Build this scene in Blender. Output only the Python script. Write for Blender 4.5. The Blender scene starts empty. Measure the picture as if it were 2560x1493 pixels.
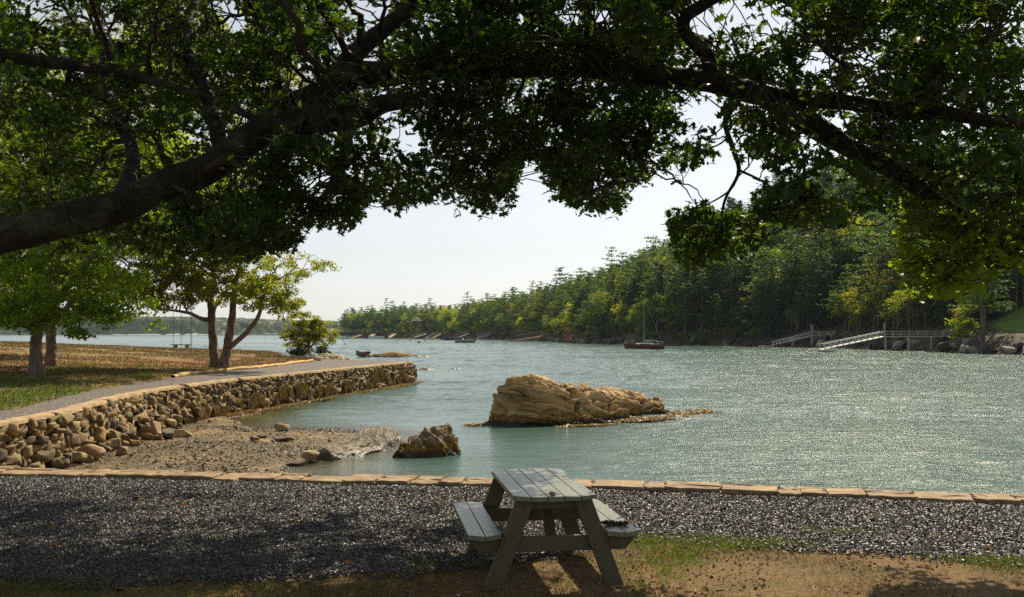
import bpy, math, random
import numpy as np
from mathutils import Vector, Matrix

R = math.radians
SC = bpy.context.scene
COL = SC.collection
rng = np.random.default_rng(7)
random.seed(7)

# ------------------------------------------------------------------ camera, world, sun, exposure
F, HX, HY, H = 2400.0, 1280.0, 832.0, 2.05      # focal length in photo pixels, principal column, horizon row, eye height
cam = bpy.data.objects.new('camera', bpy.data.cameras.new('camera'))
COL.objects.link(cam)
cam.location = (0, 0, H)
cam.rotation_euler = (R(90), 0, 0)
cam.data.sensor_width = 36
cam.data.lens = 36 * F / 2560
cam.data.shift_y = (HY - 746.5) / 2560
cam.data.clip_end = 8000
SC.camera = cam

SUN_AZ, SUN_EL = 26, 47
SUN = Vector((math.sin(R(SUN_AZ)) * math.cos(R(SUN_EL)), math.cos(R(SUN_AZ)) * math.cos(R(SUN_EL)), math.sin(R(SUN_EL))))
world = bpy.data.worlds.new('World')
SC.world = world
world.use_nodes = True
wn = world.node_tree
sky = wn.nodes.new('ShaderNodeTexSky')
sky.sky_type = 'NISHITA'
sky.sun_disc = False
sky.sun_elevation = R(SUN_EL)
sky.sun_rotation = R(SUN_AZ)
sky.air_density = 1.0
sky.dust_density = 0.7
sky.ozone_density = 1.3
hs = wn.nodes.new('ShaderNodeHueSaturation'); hs.inputs['Saturation'].default_value = 0.28      # hazy late summer air
wn.links.new(sky.outputs[0], hs.inputs['Color']); wn.links.new(hs.outputs[0], wn.nodes['Background'].inputs[0])
wn.nodes['Background'].inputs[1].default_value = 0.08
sun = bpy.data.objects.new('sun', bpy.data.lights.new('sun', 'SUN'))
COL.objects.link(sun)
sun.data.energy = 5.0
sun.data.angle = R(0.5)
sun.data.color = (1.0, 0.86, 0.64)
sun.rotation_euler = (-SUN).to_track_quat('-Z', 'Y').to_euler()
SC.view_settings.view_transform = 'Standard'
SC.view_settings.look = 'None'
SC.view_settings.gamma = 1
SC.view_settings.exposure = 0.52
SC.cycles.use_denoising = False
SC.cycles.max_bounces = 6
SC.cycles.diffuse_bounces = 2
SC.cycles.volume_bounces = 1
SC.cycles.transparent_max_bounces = 8
SC.cycles.sample_clamp_indirect = 4
SC.cycles.sample_clamp_direct = 5

# ------------------------------------------------------------------ helpers
WATER = -1.45
def P(px, py, d):                       # the point seen at (px, py) at distance d
    return np.array([(px - HX) / F * d, d, H - (py - HY) / F * d])
def G(px, py, z=0.0):                   # the point seen at (px, py) on the level z
    return P(px, py, (H - z) * F / (py - HY))
def project(p):
    p = np.asarray(p, float)
    return HX + F * p[..., 0] / p[..., 1], HY - F * (p[..., 2] - H) / p[..., 1]

def _h(ix, iy, iz, s):
    v = (ix * 374761393 + iy * 668265263 + iz * 2147483647 % 4294967291 + iz * 1274126177 + s * 974634777) & 0xffffffff
    v = ((v ^ (v >> 13)) * 1274126177) & 0xffffffff
    v = (v ^ (v >> 16)) & 0xffffffff
    return v.astype(np.float64) / 4294967295.0
def vnoise(p, seed=0):
    p = np.asarray(p, float)
    f = np.floor(p); i = f.astype(np.int64); u = p - f
    u = u * u * u * (u * (u * 6 - 15) + 10)
    r = 0
    for a in (0, 1):
        for b in (0, 1):
            for c in (0, 1):
                w = (u[..., 0] if a else 1 - u[..., 0]) * (u[..., 1] if b else 1 - u[..., 1]) * (u[..., 2] if c else 1 - u[..., 2])
                r = r + w * _h(i[..., 0] + a, i[..., 1] + b, i[..., 2] + c, seed)
    return r * 2 - 1
def fbm(p, octaves=4, seed=0, gain=0.5):
    p = np.asarray(p, float); r = 0; a = 1.0; t = 0
    for k in range(octaves):
        r = r + a * vnoise(p * 2 ** k + 17.3 * k, seed + k); t += a; a *= gain
    return r / t
def sstep(x):
    x = np.clip(x, 0, 1); return x * x * (3 - 2 * x)

def build(name, verts, faces_idx, totals, mat, parent=None, smooth=False, matidx=None, attrs=None):
    me = bpy.data.meshes.new(name)
    verts = np.asarray(verts, np.float32).reshape(-1, 3)
    faces_idx = np.asarray(faces_idx, np.int32).ravel(); totals = np.asarray(totals, np.int32)
    me.vertices.add(len(verts)); me.vertices.foreach_set('co', verts.ravel())
    me.loops.add(len(faces_idx)); me.loops.foreach_set('vertex_index', faces_idx)
    me.polygons.add(len(totals))
    starts = np.concatenate([[0], np.cumsum(totals)[:-1]]).astype(np.int32)
    me.polygons.foreach_set('loop_start', starts)
    try: me.polygons.foreach_set('loop_total', totals)
    except Exception: pass
    for m in (mat if isinstance(mat, (list, tuple)) else [mat]): me.materials.append(m)
    if matidx is not None: me.polygons.foreach_set('material_index', np.asarray(matidx, np.int32))
    me.polygons.foreach_set('use_smooth', np.full(len(totals), bool(smooth)))
    me.update(calc_edges=True)
    if attrs:
        for k, v in attrs.items():
            a = me.attributes.new(k, 'FLOAT', 'POINT'); a.data.foreach_set('value', np.asarray(v, np.float32).ravel())
    me.validate()
    o = bpy.data.objects.new(name, me); COL.objects.link(o)
    if parent: o.parent = parent
    return o

class MB:                                # collects shapes, builds ONE mesh
    def __init__(s): s.v = []; s.f = []; s.t = []; s.n = 0; s.m = []
    def add(s, v, f, mi=0):              # f: 2-D array of equal faces or a list of lists
        v = np.asarray(v, float).reshape(-1, 3); s.v.append(v)
        if isinstance(f, np.ndarray):
            s.f.append((f + s.n).ravel()); s.t.append(np.full(f.shape[0], f.shape[1])); s.m.append(np.full(f.shape[0], mi))
        else:
            s.f.append(np.array([i + s.n for q in f for i in q])); s.t.append(np.array([len(q) for q in f])); s.m.append(np.full(len(f), mi))
        s.n += len(v); return s
    def box(s, c, size, rot=None, mi=0):
        h = np.array(size) / 2.0
        v = np.array([[x, y, z] for x in (-1, 1) for y in (-1, 1) for z in (-1, 1)]) * h
        if rot is not None: v = v @ np.array(rot).T
        f = np.array([[0, 1, 3, 2], [4, 6, 7, 5], [0, 4, 5, 1], [2, 3, 7, 6], [0, 2, 6, 4], [1, 5, 7, 3]])
        return s.add(v + np.array(c), f, mi)
    def beam(s, a, b, w, h, up=(0, 0, 1), mi=0):   # a bar of width w and height h from a to b
        a = np.array(a, float); b = np.array(b, float); y = b - a; L = np.linalg.norm(y); y /= L
        up = np.array(up, float); x = np.cross(y, up); x /= np.linalg.norm(x); z = np.cross(x, y)
        return s.box((a + b) / 2, (w, L, h), np.stack([x, y, z], 1), mi)
    def prism(s, poly, z0, z1, mi=0):    # poly in x, y
        n = len(poly); v = [(p[0], p[1], z0) for p in poly] + [(p[0], p[1], z1) for p in poly]
        f = [list(range(n))[::-1], list(range(n, 2 * n))] + [[i, (i + 1) % n, n + (i + 1) % n, n + i] for i in range(n)]
        return s.add(v, f, mi)
    def tubes(s, curves, radii, sides=5, cap=True, mi=0):
        v, f = tubes_np(curves, radii, sides); return s.add(v, f, mi)
    def tube(s, pts, r, sides=8, mi=0):
        pts = np.asarray(pts, float); r = np.full(len(pts), r) if np.isscalar(r) else np.asarray(r, float)
        return s.tubes(pts[None], r[None], sides, mi=mi)
    def build(s, name, mat, parent=None, smooth=False, attrs=None):
        return build(name, np.concatenate(s.v), np.concatenate(s.f), np.concatenate(s.t), mat, parent, smooth, np.concatenate(s.m), attrs)

def tubes_np(curves, radii, sides=5):
    c = np.asarray(curves, float); r = np.asarray(radii, float); N, K, _ = c.shape
    t = np.gradient(c, axis=1); t /= np.linalg.norm(t, axis=2, keepdims=True) + 1e-9
    mt = c[:, -1] - c[:, 0]; mt /= np.linalg.norm(mt, axis=1, keepdims=True) + 1e-9
    ref = np.where(np.abs(mt[:, 2:3]) > 0.8, np.array([[1.0, 0, 0]]), np.array([[0, 0, 1.0]]))[:, None, :]
    x = np.cross(t, ref); x /= np.linalg.norm(x, axis=2, keepdims=True) + 1e-9
    y = np.cross(t, x)
    a = np.linspace(0, 2 * np.pi, sides, endpoint=False)
    v = c[:, :, None, :] + r[:, :, None, None] * (x[:, :, None, :] * np.cos(a)[None, None, :, None] + y[:, :, None, :] * np.sin(a)[None, None, :, None])
    base = (np.arange(N) * K * sides)[:, None, None]
    k = (np.arange(K - 1) * sides)[None, :, None]; q = np.arange(sides)[None, None, :]; q2 = (q + 1) % sides
    f = np.stack([base + k + q, base + k + q2, base + k + sides + q2, base + k + sides + q], -1).reshape(-1, 4)
    return v.reshape(-1, 3), f

def smooth_path(pts, n):                 # Catmull-Rom through rows of any width
    p = np.asarray(pts, float); p = np.vstack([2 * p[0] - p[1], p, 2 * p[-1] - p[-2]])
    out = []
    m = len(p) - 3
    for u in np.linspace(0, m - 1e-6, n):
        i = int(u); t = u - i; a, b, c, d = p[i:i + 4]
        out.append(0.5 * (2 * b + (c - a) * t + (2 * a - 5 * b + 4 * c - d) * t * t + (3 * b - a - 3 * c + d) * t ** 3))
    return np.array(out)

def rot_random(n, tilt=1.0, g=rng):      # n rotation matrices; tilt limits how far z leans
    yaw = g.uniform(0, 2 * np.pi, n); a = g.normal(0, tilt, n); b = g.normal(0, tilt, n)
    cz, sz, ca, sa, cb, sb = np.cos(yaw), np.sin(yaw), np.cos(a), np.sin(a), np.cos(b), np.sin(b)
    Z = np.zeros(n); O = np.ones(n)
    Rz = np.stack([cz, -sz, Z, sz, cz, Z, Z, Z, O], 1).reshape(n, 3, 3)
    Rx = np.stack([O, Z, Z, Z, ca, -sa, Z, sa, ca], 1).reshape(n, 3, 3)
    Ry = np.stack([cb, Z, sb, Z, O, Z, -sb, Z, cb], 1).reshape(n, 3, 3)
    return Rx @ Ry @ Rz
def scatter(tv, tf, pos, rots, size):    # copies of a template in one array
    tv = np.asarray(tv, float); pos = np.asarray(pos, float); n = len(pos)
    size = np.asarray(size, float)
    if size.ndim == 1: size = size[:, None]
    v = np.einsum('nij,nkj->nki', rots, tv[None] * size[:, None, :]) + pos[:, None, :]
    off = np.arange(n) * len(tv)
    if isinstance(tf, np.ndarray): return v.reshape(-1, 3), (tf[None] + off[:, None, None]).reshape(-1, tf.shape[1])
    L = max(len(q) for q in tf)
    return v.reshape(-1, 3), [list(np.array(q) + o) for o in off for q in tf]

OAK_V = np.array([[0, -.62, 0], [0, -.12, .0], [0, .5, -.05],
                  [.08, -.3, .02], [.3, -.34, .05], [.13, -.05, .03], [.42, .02, .07], [.15, .17, .03], [.25, .36, .03],
                  [-.08, -.3, .02], [-.3, -.34, .05], [-.13, -.05, .03], [-.42, .02, .07], [-.15, .17, .03], [-.25, .36, .03]])
OAK_F = np.array([[0, 3, 1], [3, 4, 5], [3, 5, 1], [5, 6, 7], [1, 5, 7], [7, 8, 2], [1, 7, 2],
                  [0, 1, 9], [9, 11, 10], [9, 1, 11], [11, 13, 12], [1, 13, 11], [13, 2, 14], [1, 2, 13]])
LEAF_V = np.array([[0, -.5, 0], [.28, 0, .09], [0, .5, 0], [-.28, 0, .09]]); LEAF_F = np.array([[0, 1, 2, 3]])

# ------------------------------------------------------------------ materials
def mat(name):
    m = bpy.data.materials.new(name); m.use_nodes = True
    nt = m.node_tree; b = nt.nodes['Principled BSDF']
    return m, nt, b
def N(nt, kind, **kw):
    n = nt.nodes.new(kind)
    for k, v in kw.items():
        if k in n.inputs: n.inputs[k].default_value = v
        else: setattr(n, k, v)
    return n
def L(nt, a, b): nt.links.new(a, b)
def ramp(nt, fac, stops, interp='LINEAR'):
    r = nt.nodes.new('ShaderNodeValToRGB'); r.color_ramp.interpolation = interp
    e = r.color_ramp.elements
    while len(e) < len(stops): e.new(0.5)
    for q, (p, c) in zip(e, stops): q.position = p; q.color = (*c, 1) if len(c) == 3 else c
    if fac is not None: L(nt, fac, r.inputs[0])
    return r.outputs[0]
def noise(nt, vec, scale, detail=4, rough=0.55, dist=0.0):
    n = N(nt, 'ShaderNodeTexNoise', Scale=scale, Detail=detail, Roughness=rough, Distortion=dist)
    if vec is not None: L(nt, vec, n.inputs['Vector'])
    return n.outputs[0]
def mix(nt, f, a, b, blend='MIX'):
    m = nt.nodes.new('ShaderNodeMix'); m.data_type = 'RGBA'; m.blend_type = blend
    for s, v in ((m.inputs[0], f), (m.inputs[6], a), (m.inputs[7], b)):
        if hasattr(v, 'node'): L(nt, v, s)
        else: s.default_value = (*v, 1) if isinstance(v, tuple) and len(v) == 3 else v
    return m.outputs[2]
def math_(nt, op, a, b=None, c=None, clamp=False):
    m = nt.nodes.new('ShaderNodeMath'); m.operation = op; m.use_clamp = clamp
    for s, v in zip(m.inputs, (a, b, c)):
        if v is None: continue
        if hasattr(v, 'node'): L(nt, v, s)
        else: s.default_value = v
    return m.outputs[0]
def bump(nt, h, strength=0.5, dist=0.05, normal=None):
    b = N(nt, 'ShaderNodeBump', Strength=strength, Distance=dist); L(nt, h, b.inputs['Height'])
    if normal is not None: L(nt, normal, b.inputs['Normal'])
    return b.outputs[0]
def objvec(nt, scale=None, rot=None):
    c = nt.nodes.new('ShaderNodeNewGeometry').outputs['Position']
    if scale is None and rot is None: return c
    m = nt.nodes.new('ShaderNodeMapping'); L(nt, c, m.inputs[0])
    if scale: m.inputs['Scale'].default_value = scale
    if rot: m.inputs['Rotation'].default_value = rot
    return m.outputs[0]
def localvec(nt, scale=None):
    c = nt.nodes.new('ShaderNodeTexCoord').outputs['Object']
    if scale is None: return c
    m = nt.nodes.new('ShaderNodeMapping'); L(nt, c, m.inputs[0]); m.inputs['Scale'].default_value = scale
    return m.outputs[0]

def plain(name, col, rough=0.6, var=0.25, scale=8, metallic=0, bmp=0.15, bdist=0.01):
    m, nt, b = mat(name)
    v = localvec(nt); n = noise(nt, v, scale, 5)
    lo = tuple(c * (1 - var) for c in col); hi = tuple(min(1, c * (1 + var)) for c in col)
    L(nt, ramp(nt, n, [(0.3, lo), (0.7, hi)]), b.inputs['Base Color'])
    b.inputs['Roughness'].default_value = rough; b.inputs['Metallic'].default_value = metallic
    if bmp: L(nt, bump(nt, n, bmp, bdist), b.inputs['Normal'])
    return m
def leafmat(name, dark, light, trans, tf=0.45, rough=0.5, obj_var=0.0, warm=None, spec=0.35):
    m, nt, b = mat(name)
    isl = nt.nodes.new('ShaderNodeNewGeometry').outputs['Random Per Island']
    stops = [(0.0, dark), (0.8, light)] + ([(1.0, warm)] if warm else [(1.0, light)])
    col = ramp(nt, isl, stops); tc = mix(nt, isl, tuple(c * 0.75 for c in trans), trans)
    if obj_var:
        oi = nt.nodes.new('ShaderNodeObjectInfo')
        hsv = N(nt, 'ShaderNodeHueSaturation'); L(nt, col, hsv.inputs['Color'])
        hsv2 = N(nt, 'ShaderNodeHueSaturation'); L(nt, tc, hsv2.inputs['Color'])
        hue = math_(nt, 'MULTIPLY_ADD', oi.outputs['Random'], 0.06 * obj_var, 0.5 - 0.035 * obj_var)
        w = N(nt, 'ShaderNodeTexWhiteNoise'); w.noise_dimensions = '1D'; L(nt, oi.outputs['Random'], w.inputs['W'])
        val = math_(nt, 'MULTIPLY_ADD', w.outputs[0], 0.9 * obj_var, 1 - 0.4 * obj_var)
        for hh in (hsv, hsv2): L(nt, hue, hh.inputs['Hue']); L(nt, val, hh.inputs['Value'])
        col = hsv.outputs[0]; tc = hsv2.outputs[0]
    L(nt, col, b.inputs['Base Color']); b.inputs['Roughness'].default_value = rough
    b.inputs['Specular IOR Level'].default_value = spec
    t = nt.nodes.new('ShaderNodeBsdfTranslucent'); L(nt, tc, t.inputs[0])
    mx = nt.nodes.new('ShaderNodeMixShader'); mx.inputs[0].default_value = tf
    L(nt, b.outputs[0], mx.inputs[1]); L(nt, t.outputs[0], mx.inputs[2])
    L(nt, mx.outputs[0], nt.nodes['Material Output'].inputs[0])
    return m
M = {}
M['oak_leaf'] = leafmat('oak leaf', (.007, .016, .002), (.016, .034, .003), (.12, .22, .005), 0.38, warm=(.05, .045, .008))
M['shore_leaf'] = leafmat('shore tree leaf', (.06, .09, .010), (.13, .16, .014), (.47, .53, .015), 0.55, warm=(.18, .14, .02))
M['green_leaf'] = leafmat('green tree leaf', (.045, .085, .010), (.10, .17, .014), (.50, .68, .02), 0.56, warm=(.10, .14, .03))
M['maple_leaf'] = leafmat('maple leaf', (.035, .065, .008), (.07, .11, .012), (.36, .50, .02), 0.55)
M['bush_leaf'] = leafmat('bush leaf', (.02, .04, .01), (.04, .07, .015), (.07, .12, .02), 0.3)
M['needle'] = leafmat('pine needles', (.010, .032, .007), (.028, .062, .009), (.13, .25, .010), 0.42, obj_var=1.0, spec=.2)
M['spruce'] = leafmat('spruce needles', (.010, .034, .014), (.022, .060, .016), (.05, .13, .015), 0.3, obj_var=0.8, spec=.2)
M['broad'] = leafmat('hill broadleaf', (.05, .08, .008), (.10, .14, .010), (.46, .58, .012), 0.52, obj_var=1.2, spec=.25)
M['rust'] = leafmat('rusty needles', (.10, .045, .02), (.18, .09, .04), (.24, .10, .04), 0.4, spec=.2)

def barkmat(name, dark, light, scale=9):
    m, nt, b = mat(name)
    v = objvec(nt, (1, 1, .45)); n = noise(nt, v, scale, 8, .65, .4); n2 = noise(nt, objvec(nt), scale * .35, 3)
    c = ramp(nt, n, [(0.35, dark), (0.62, light)])
    c = mix(nt, ramp(nt, n2, [(0.52, (0, 0, 0)), (0.66, (1, 1, 1))]), c, mix(nt, .5, c, (.10, .11, .05)))
    L(nt, c, b.inputs['Base Color']); b.inputs['Roughness'].default_value = .9
    L(nt, bump(nt, n, 0.9, 0.04), b.inputs['Normal'])
    return m
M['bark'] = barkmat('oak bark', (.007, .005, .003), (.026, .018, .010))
M['bark2'] = barkmat('shore tree bark', (.06, .045, .035), (.24, .18, .13), 6)
M['twig'] = plain('twig bark', (.035, .025, .015), .85)
M['pinebark'] = plain('pine trunk bark', (.16, .12, .09), .9, .4, 2)

# stone for walls: each stone its own colour, dirt between
def stonemat(name, stops, weedline=None, bumps=.5, scale=7):
    m, nt, b = mat(name)
    isl = nt.nodes.new('ShaderNodeNewGeometry').outputs['Random Per Island']
    v = objvec(nt); n = noise(nt, v, scale, 7, .65); n2 = noise(nt, v, scale * .3, 4)
    c = ramp(nt, isl, stops)
    c = mix(nt, ramp(nt, n, [(0.35, (1, 1, 1)), (0.6, (0, 0, 0))]), c, mix(nt, .6, c, (.05, .035, .02)))
    c = mix(nt, ramp(nt, n2, [(0.56, (0, 0, 0)), (0.70, (1, 1, 1))]), c, mix(nt, .5, c, (.50, .36, .14)))
    if weedline is not None:
        z = N(nt, 'ShaderNodeSeparateXYZ'); L(nt, v, z.inputs[0])
        w = math_(nt, 'ADD', z.outputs[2], math_(nt, 'MULTIPLY', n2, .5))
        f = math_(nt, 'SUBTRACT', weedline + .25, w)
        f = math_(nt, 'MULTIPLY', f, 6, clamp=True)
        c = mix(nt, f, c, mix(nt, n, (.035, .022, .008), (.12, .075, .015)))
    L(nt, c, b.inputs['Base Color']); b.inputs['Roughness'].default_value = .85
    L(nt, bump(nt, n, bumps, .04), b.inputs['Normal'])
    return m
M['wallstone'] = stonemat('rubble stone', [(0, (.06, .042, .024)), (.25, (.17, .115, .045)), (.55, (.32, .21, .075)), (.78, (.09, .07, .045)), (1, (.46, .33, .14))], weedline=-1.22)
M['coping'] = stonemat('tan flagstone', [(0, (.24, .17, .09)), (.4, (.36, .265, .14)), (.7, (.27, .18, .105)), (1, (.46, .355, .21))], scale=5)
M['darkgap'] = plain('dark joint earth', (.035, .028, .02), .95)
M['mortar'] = plain('sandy mortar', (.34, .24, .125), .95, .35, 3, bmp=.5, bdist=.03)

def rockmat(name, stops, weed_z, weed=0.8, wet_z=-1.22, strata=(.4, .4, 5), rot=(0, 0, 0), scale=1.6):
    m, nt, b = mat(name)
    v = objvec(nt); vs = objvec(nt, strata, rot)
    n = noise(nt, v, scale, 8, .62); ns = noise(nt, vs, scale, 7, .6, .8); nb = noise(nt, v, 9, 6, .6)
    c = ramp(nt, math_(nt, 'MULTIPLY_ADD', ns, .6, math_(nt, 'MULTIPLY', n, .4)), stops)
    cr_ = N(nt, 'ShaderNodeAttribute', attribute_name='crevice').outputs['Fac']; c = mix(nt, math_(nt, 'MULTIPLY', cr_, .85), c, (.03, .02, .012))     # shade of the cracks painted into the rock colour
    geo = nt.nodes.new('ShaderNodeNewGeometry'); z = N(nt, 'ShaderNodeSeparateXYZ'); L(nt, geo.outputs['Position'], z.inputs[0])
    w = math_(nt, 'MULTIPLY_ADD', n, 0.9, z.outputs[2])
    f = math_(nt, 'MULTIPLY', math_(nt, 'SUBTRACT', weed_z + .45, w), 7, clamp=True)
    f = math_(nt, 'MULTIPLY', f, weed)
    c = mix(nt, f, c, ramp(nt, nb, [(.35, (.05, .03, .005)), (.65, (.30, .18, .02))]))
    wf = math_(nt, 'MULTIPLY', math_(nt, 'SUBTRACT', wet_z, z.outputs[2]), 10, clamp=True)
    c = mix(nt, wf, c, (.03, .022, .012))
    L(nt, c, b.inputs['Base Color'])
    L(nt, math_(nt, 'MULTIPLY_ADD', wf, -.35, .85), b.inputs['Roughness'])
    hgt = math_(nt, 'ADD', ns, math_(nt, 'MULTIPLY', nb, .4))
    L(nt, bump(nt, hgt, .7, .07), b.inputs['Normal'])
    return m

# ------------------------------------------------------------------ object helpers
def tag(o, label=None, cat=None, group=None, kind=None):
    if label: o['label'] = label
    if cat: o['category'] = cat
    if group: o['group'] = group
    if kind: o['kind'] = kind
    return o
def empty(name, loc, label=None, cat=None, group=None, rz=0):
    o = bpy.data.objects.new(name, None); COL.objects.link(o); o.location = loc; o.rotation_euler = (0, 0, rz)
    o.empty_display_size = .2
    return tag(o, label, cat, group)
def copy_tree(o, parent=None):
    c = o.copy(); COL.objects.link(c); c.parent = parent
    for ch in list(o.children): copy_tree(ch, c)
    return c
# ================================================================== STRUCTURE
def dist_polyline(x, y, pts):
    best = np.full(x.shape, 1e9)
    for (ax, ay), (bx, by) in zip(pts[:-1], pts[1:]):
        dx, dy = bx - ax, by - ay; t = np.clip(((x - ax) * dx + (y - ay) * dy) / (dx * dx + dy * dy), 0, 1)
        best = np.minimum(best, np.hypot(x - ax - t * dx, y - ay - t * dy))
    return best
def inside(x, y, poly):
    r = np.zeros(x.shape, bool); n = len(poly)
    for i in range(n):
        (ax, ay), (bx, by) = poly[i], poly[(i + 1) % n]
        c = ((ay > y) != (by > y)) & (x < (bx - ax) * (y - ay) / (by - ay + 1e-12) + ax); r ^= c
    return r
def sdist(x, y, poly):                   # positive inside
    d = dist_polyline(x, y, list(poly) + [poly[0]]); return np.where(inside(x, y, poly), d, -d)
def grid(name, xs, ys, zf, material, keep=None, attrs=None, smooth=True):
    X, Y = np.meshgrid(xs, ys); Z = zf(X, Y)
    v = np.stack([X, Y, Z], -1).reshape(-1, 3); nx, ny = len(xs), len(ys)
    i = np.arange(nx - 1)[None, :] + nx * np.arange(ny - 1)[:, None]
    f = np.stack([i, i + 1, i + 1 + nx, i + nx], -1).reshape(-1, 4)
    if keep is not None:
        k = keep(X, Y).reshape(-1); f = f[k[f].all(1)]
    a = {n: q(X, Y).ravel() for n, q in attrs.items()} if attrs else None
    return build(name, v, f, np.full(len(f), 4), material, smooth=smooth, attrs=a)

# jetty wall top edge and front edging line, from camera side to far end
WALL = smooth_path([(-11.6, 13.6), (-11.5, 17.5), (-11.46, 21.5), (-11.5, 24.5), (-12.2, 28.9), (-12.65, 33.0), (-12.4, 39.0), (-11.4, 45.1), (-9.8, 53.5), (-6.96, 67.4)], 120)
FRONT = smooth_path([(-12, 14.15), (-7.3, 13.7), (-3.7, 13.2), (-.4, 12.75), (2.8, 12.15), (6.1, 11.35), (9, 10.7), (14, 9.6)], 90)
EDGE = smooth_path([(-20, 8), (-14.5, 18), (-13.2, 24.4), (-13.3, 26.3), (-14.1, 30.4), (-14.9, 36.2), (-15.5, 44.3), (-15.6, 47.3), (-15.3, 51.5), (-14.6, 55.5), (-14.35, 65.6), (-13.5, 70)], 100)
def yline(line, x): 
    o = np.argsort(line[:, 0]); return np.interp(x, line[o, 0], line[o, 1])
LAND = [tuple(p) for p in WALL] + [(-9.5, 70.5), (-13, 73), (-15.5, 80), (-18, 90), (-22, 101), (-32, 113), (-60, 119), (-150, 117), (-150, -30), (-12, -30)]
EDGEPOLY = [tuple(p) for p in EDGE] + [(-14.5, 74), (-16.5, 82), (-19, 92), (-24, 103), (-34, 115), (-150, 119), (-150, 0), (-22, 0)]
def land_h(x, y):
    e = sdist(x, y, EDGEPOLY); s = sdist(x, y, LAND)
    h = np.where(e > 0, .10 * sstep(e / .8) + 1.22 * sstep(e / 34) * sstep((y - 18) / 60), 0.0)
    h = h + .05 * fbm(np.stack([x, y, 0 * x], -1) * .25, 3) * (e > .5)
    far = (y > 66)
    h = np.where(far, h - 1.9 * (1 - sstep((s + .5) / 4.5)), h)
    return h
BEACH = [(-12.8, 12), (-13, 43.5), (-11.3, 43.2), (-11.0, 38.9), (-10.0, 36.2), (-9.0, 34.9), (-6.4, 34.7), (-4.6, 33.2), (-4.9, 30.5), (-5.2, 27.4), (-5.35, 26.0), (-5.9, 24.8), (-5.3, 23.8), (-3.7, 22.7), (-2.9, 21.6), (-2.2, 19.5), (-1.4, 16), (-1, 12)]
def beach_h(x, y):
    s = sdist(x, y, BEACH) + .35 * fbm(np.stack([x, y, 0 * x], -1) * .9, 3, 5)
    n = .012 * fbm(np.stack([x, y, 0 * x], -1) * 5, 3, 9)
    return WATER + np.where(s > 0, .075 * s / (1 + .045 * s), .12 * s) + n

# ---- materials for the ground
def groundmat_dirt():
    m, nt, b = mat('bare earth')
    v = objvec(nt); n1 = noise(nt, v, 1.3, 6, .6); n2 = noise(nt, v, 14, 8, .7); n3 = noise(nt, v, 55, 3)
    c = ramp(nt, n2, [(.3, (.06, .032, .009)), (.5, (.16, .094, .028)), (.72, (.27, .17, .052))])
    c = mix(nt, ramp(nt, n1, [(.5, (0, 0, 0)), (.64, (.8, .8, .8))]), c, mix(nt, n3, (.06, .05, .015), (.12, .10, .03)))
    c = mix(nt, ramp(nt, n3, [(.62, (0, 0, 0)), (.68, (1, 1, 1))]), c, (.05, .03, .015))
    L(nt, c, b.inputs['Base Color']); b.inputs['Roughness'].default_value = .95
    L(nt, bump(nt, math_(nt, 'ADD', n2, math_(nt, 'MULTIPLY', n3, .4)), .9, .035), b.inputs['Normal'])
    return m
def gravelmat(name, stops, scale, bdist=.02, patch=None):
    m, nt, b = mat(name)
    v = objvec(nt); vo = N(nt, 'ShaderNodeTexVoronoi', Scale=scale); L(nt, v, vo.inputs['Vector'])
    w = N(nt, 'ShaderNodeTexWhiteNoise'); L(nt, vo.outputs['Position'], w.inputs['Vector'])
    c = ramp(nt, w.outputs[0], stops)
    c = mix(nt, ramp(nt, vo.outputs['Distance'], [(.25, (0, 0, 0)), (.6, (1, 1, 1))]), c, mix(nt, .75, c, (.02, .016, .01)))
    if patch:
        n = noise(nt, v, patch[0], 5, .6); c = mix(nt, ramp(nt, n, [(patch[2], (0, 0, 0)), (patch[2] + .12, (1, 1, 1))]), c, mix(nt, .72, c, patch[1]))
    L(nt, c, b.inputs['Base Color']); b.inputs['Roughness'].default_value = .8
    L(nt, bump(nt, math_(nt, 'SUBTRACT', 1, vo.outputs['Distance']), .9, bdist), b.inputs['Normal'])
    return m
M['dirt'] = groundmat_dirt()
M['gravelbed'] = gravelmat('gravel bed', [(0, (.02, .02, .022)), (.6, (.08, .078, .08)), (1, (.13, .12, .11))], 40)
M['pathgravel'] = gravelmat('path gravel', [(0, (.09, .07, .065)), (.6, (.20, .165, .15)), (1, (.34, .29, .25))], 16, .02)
M['beach'] = gravelmat('beach shingle', [(0, (.035, .025, .010)), (.5, (.13, .08, .022)), (.8, (.22, .145, .042)), (1, (.34, .26, .14))], 15, .03, (.35, (.27, .175, .06), .53))
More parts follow.
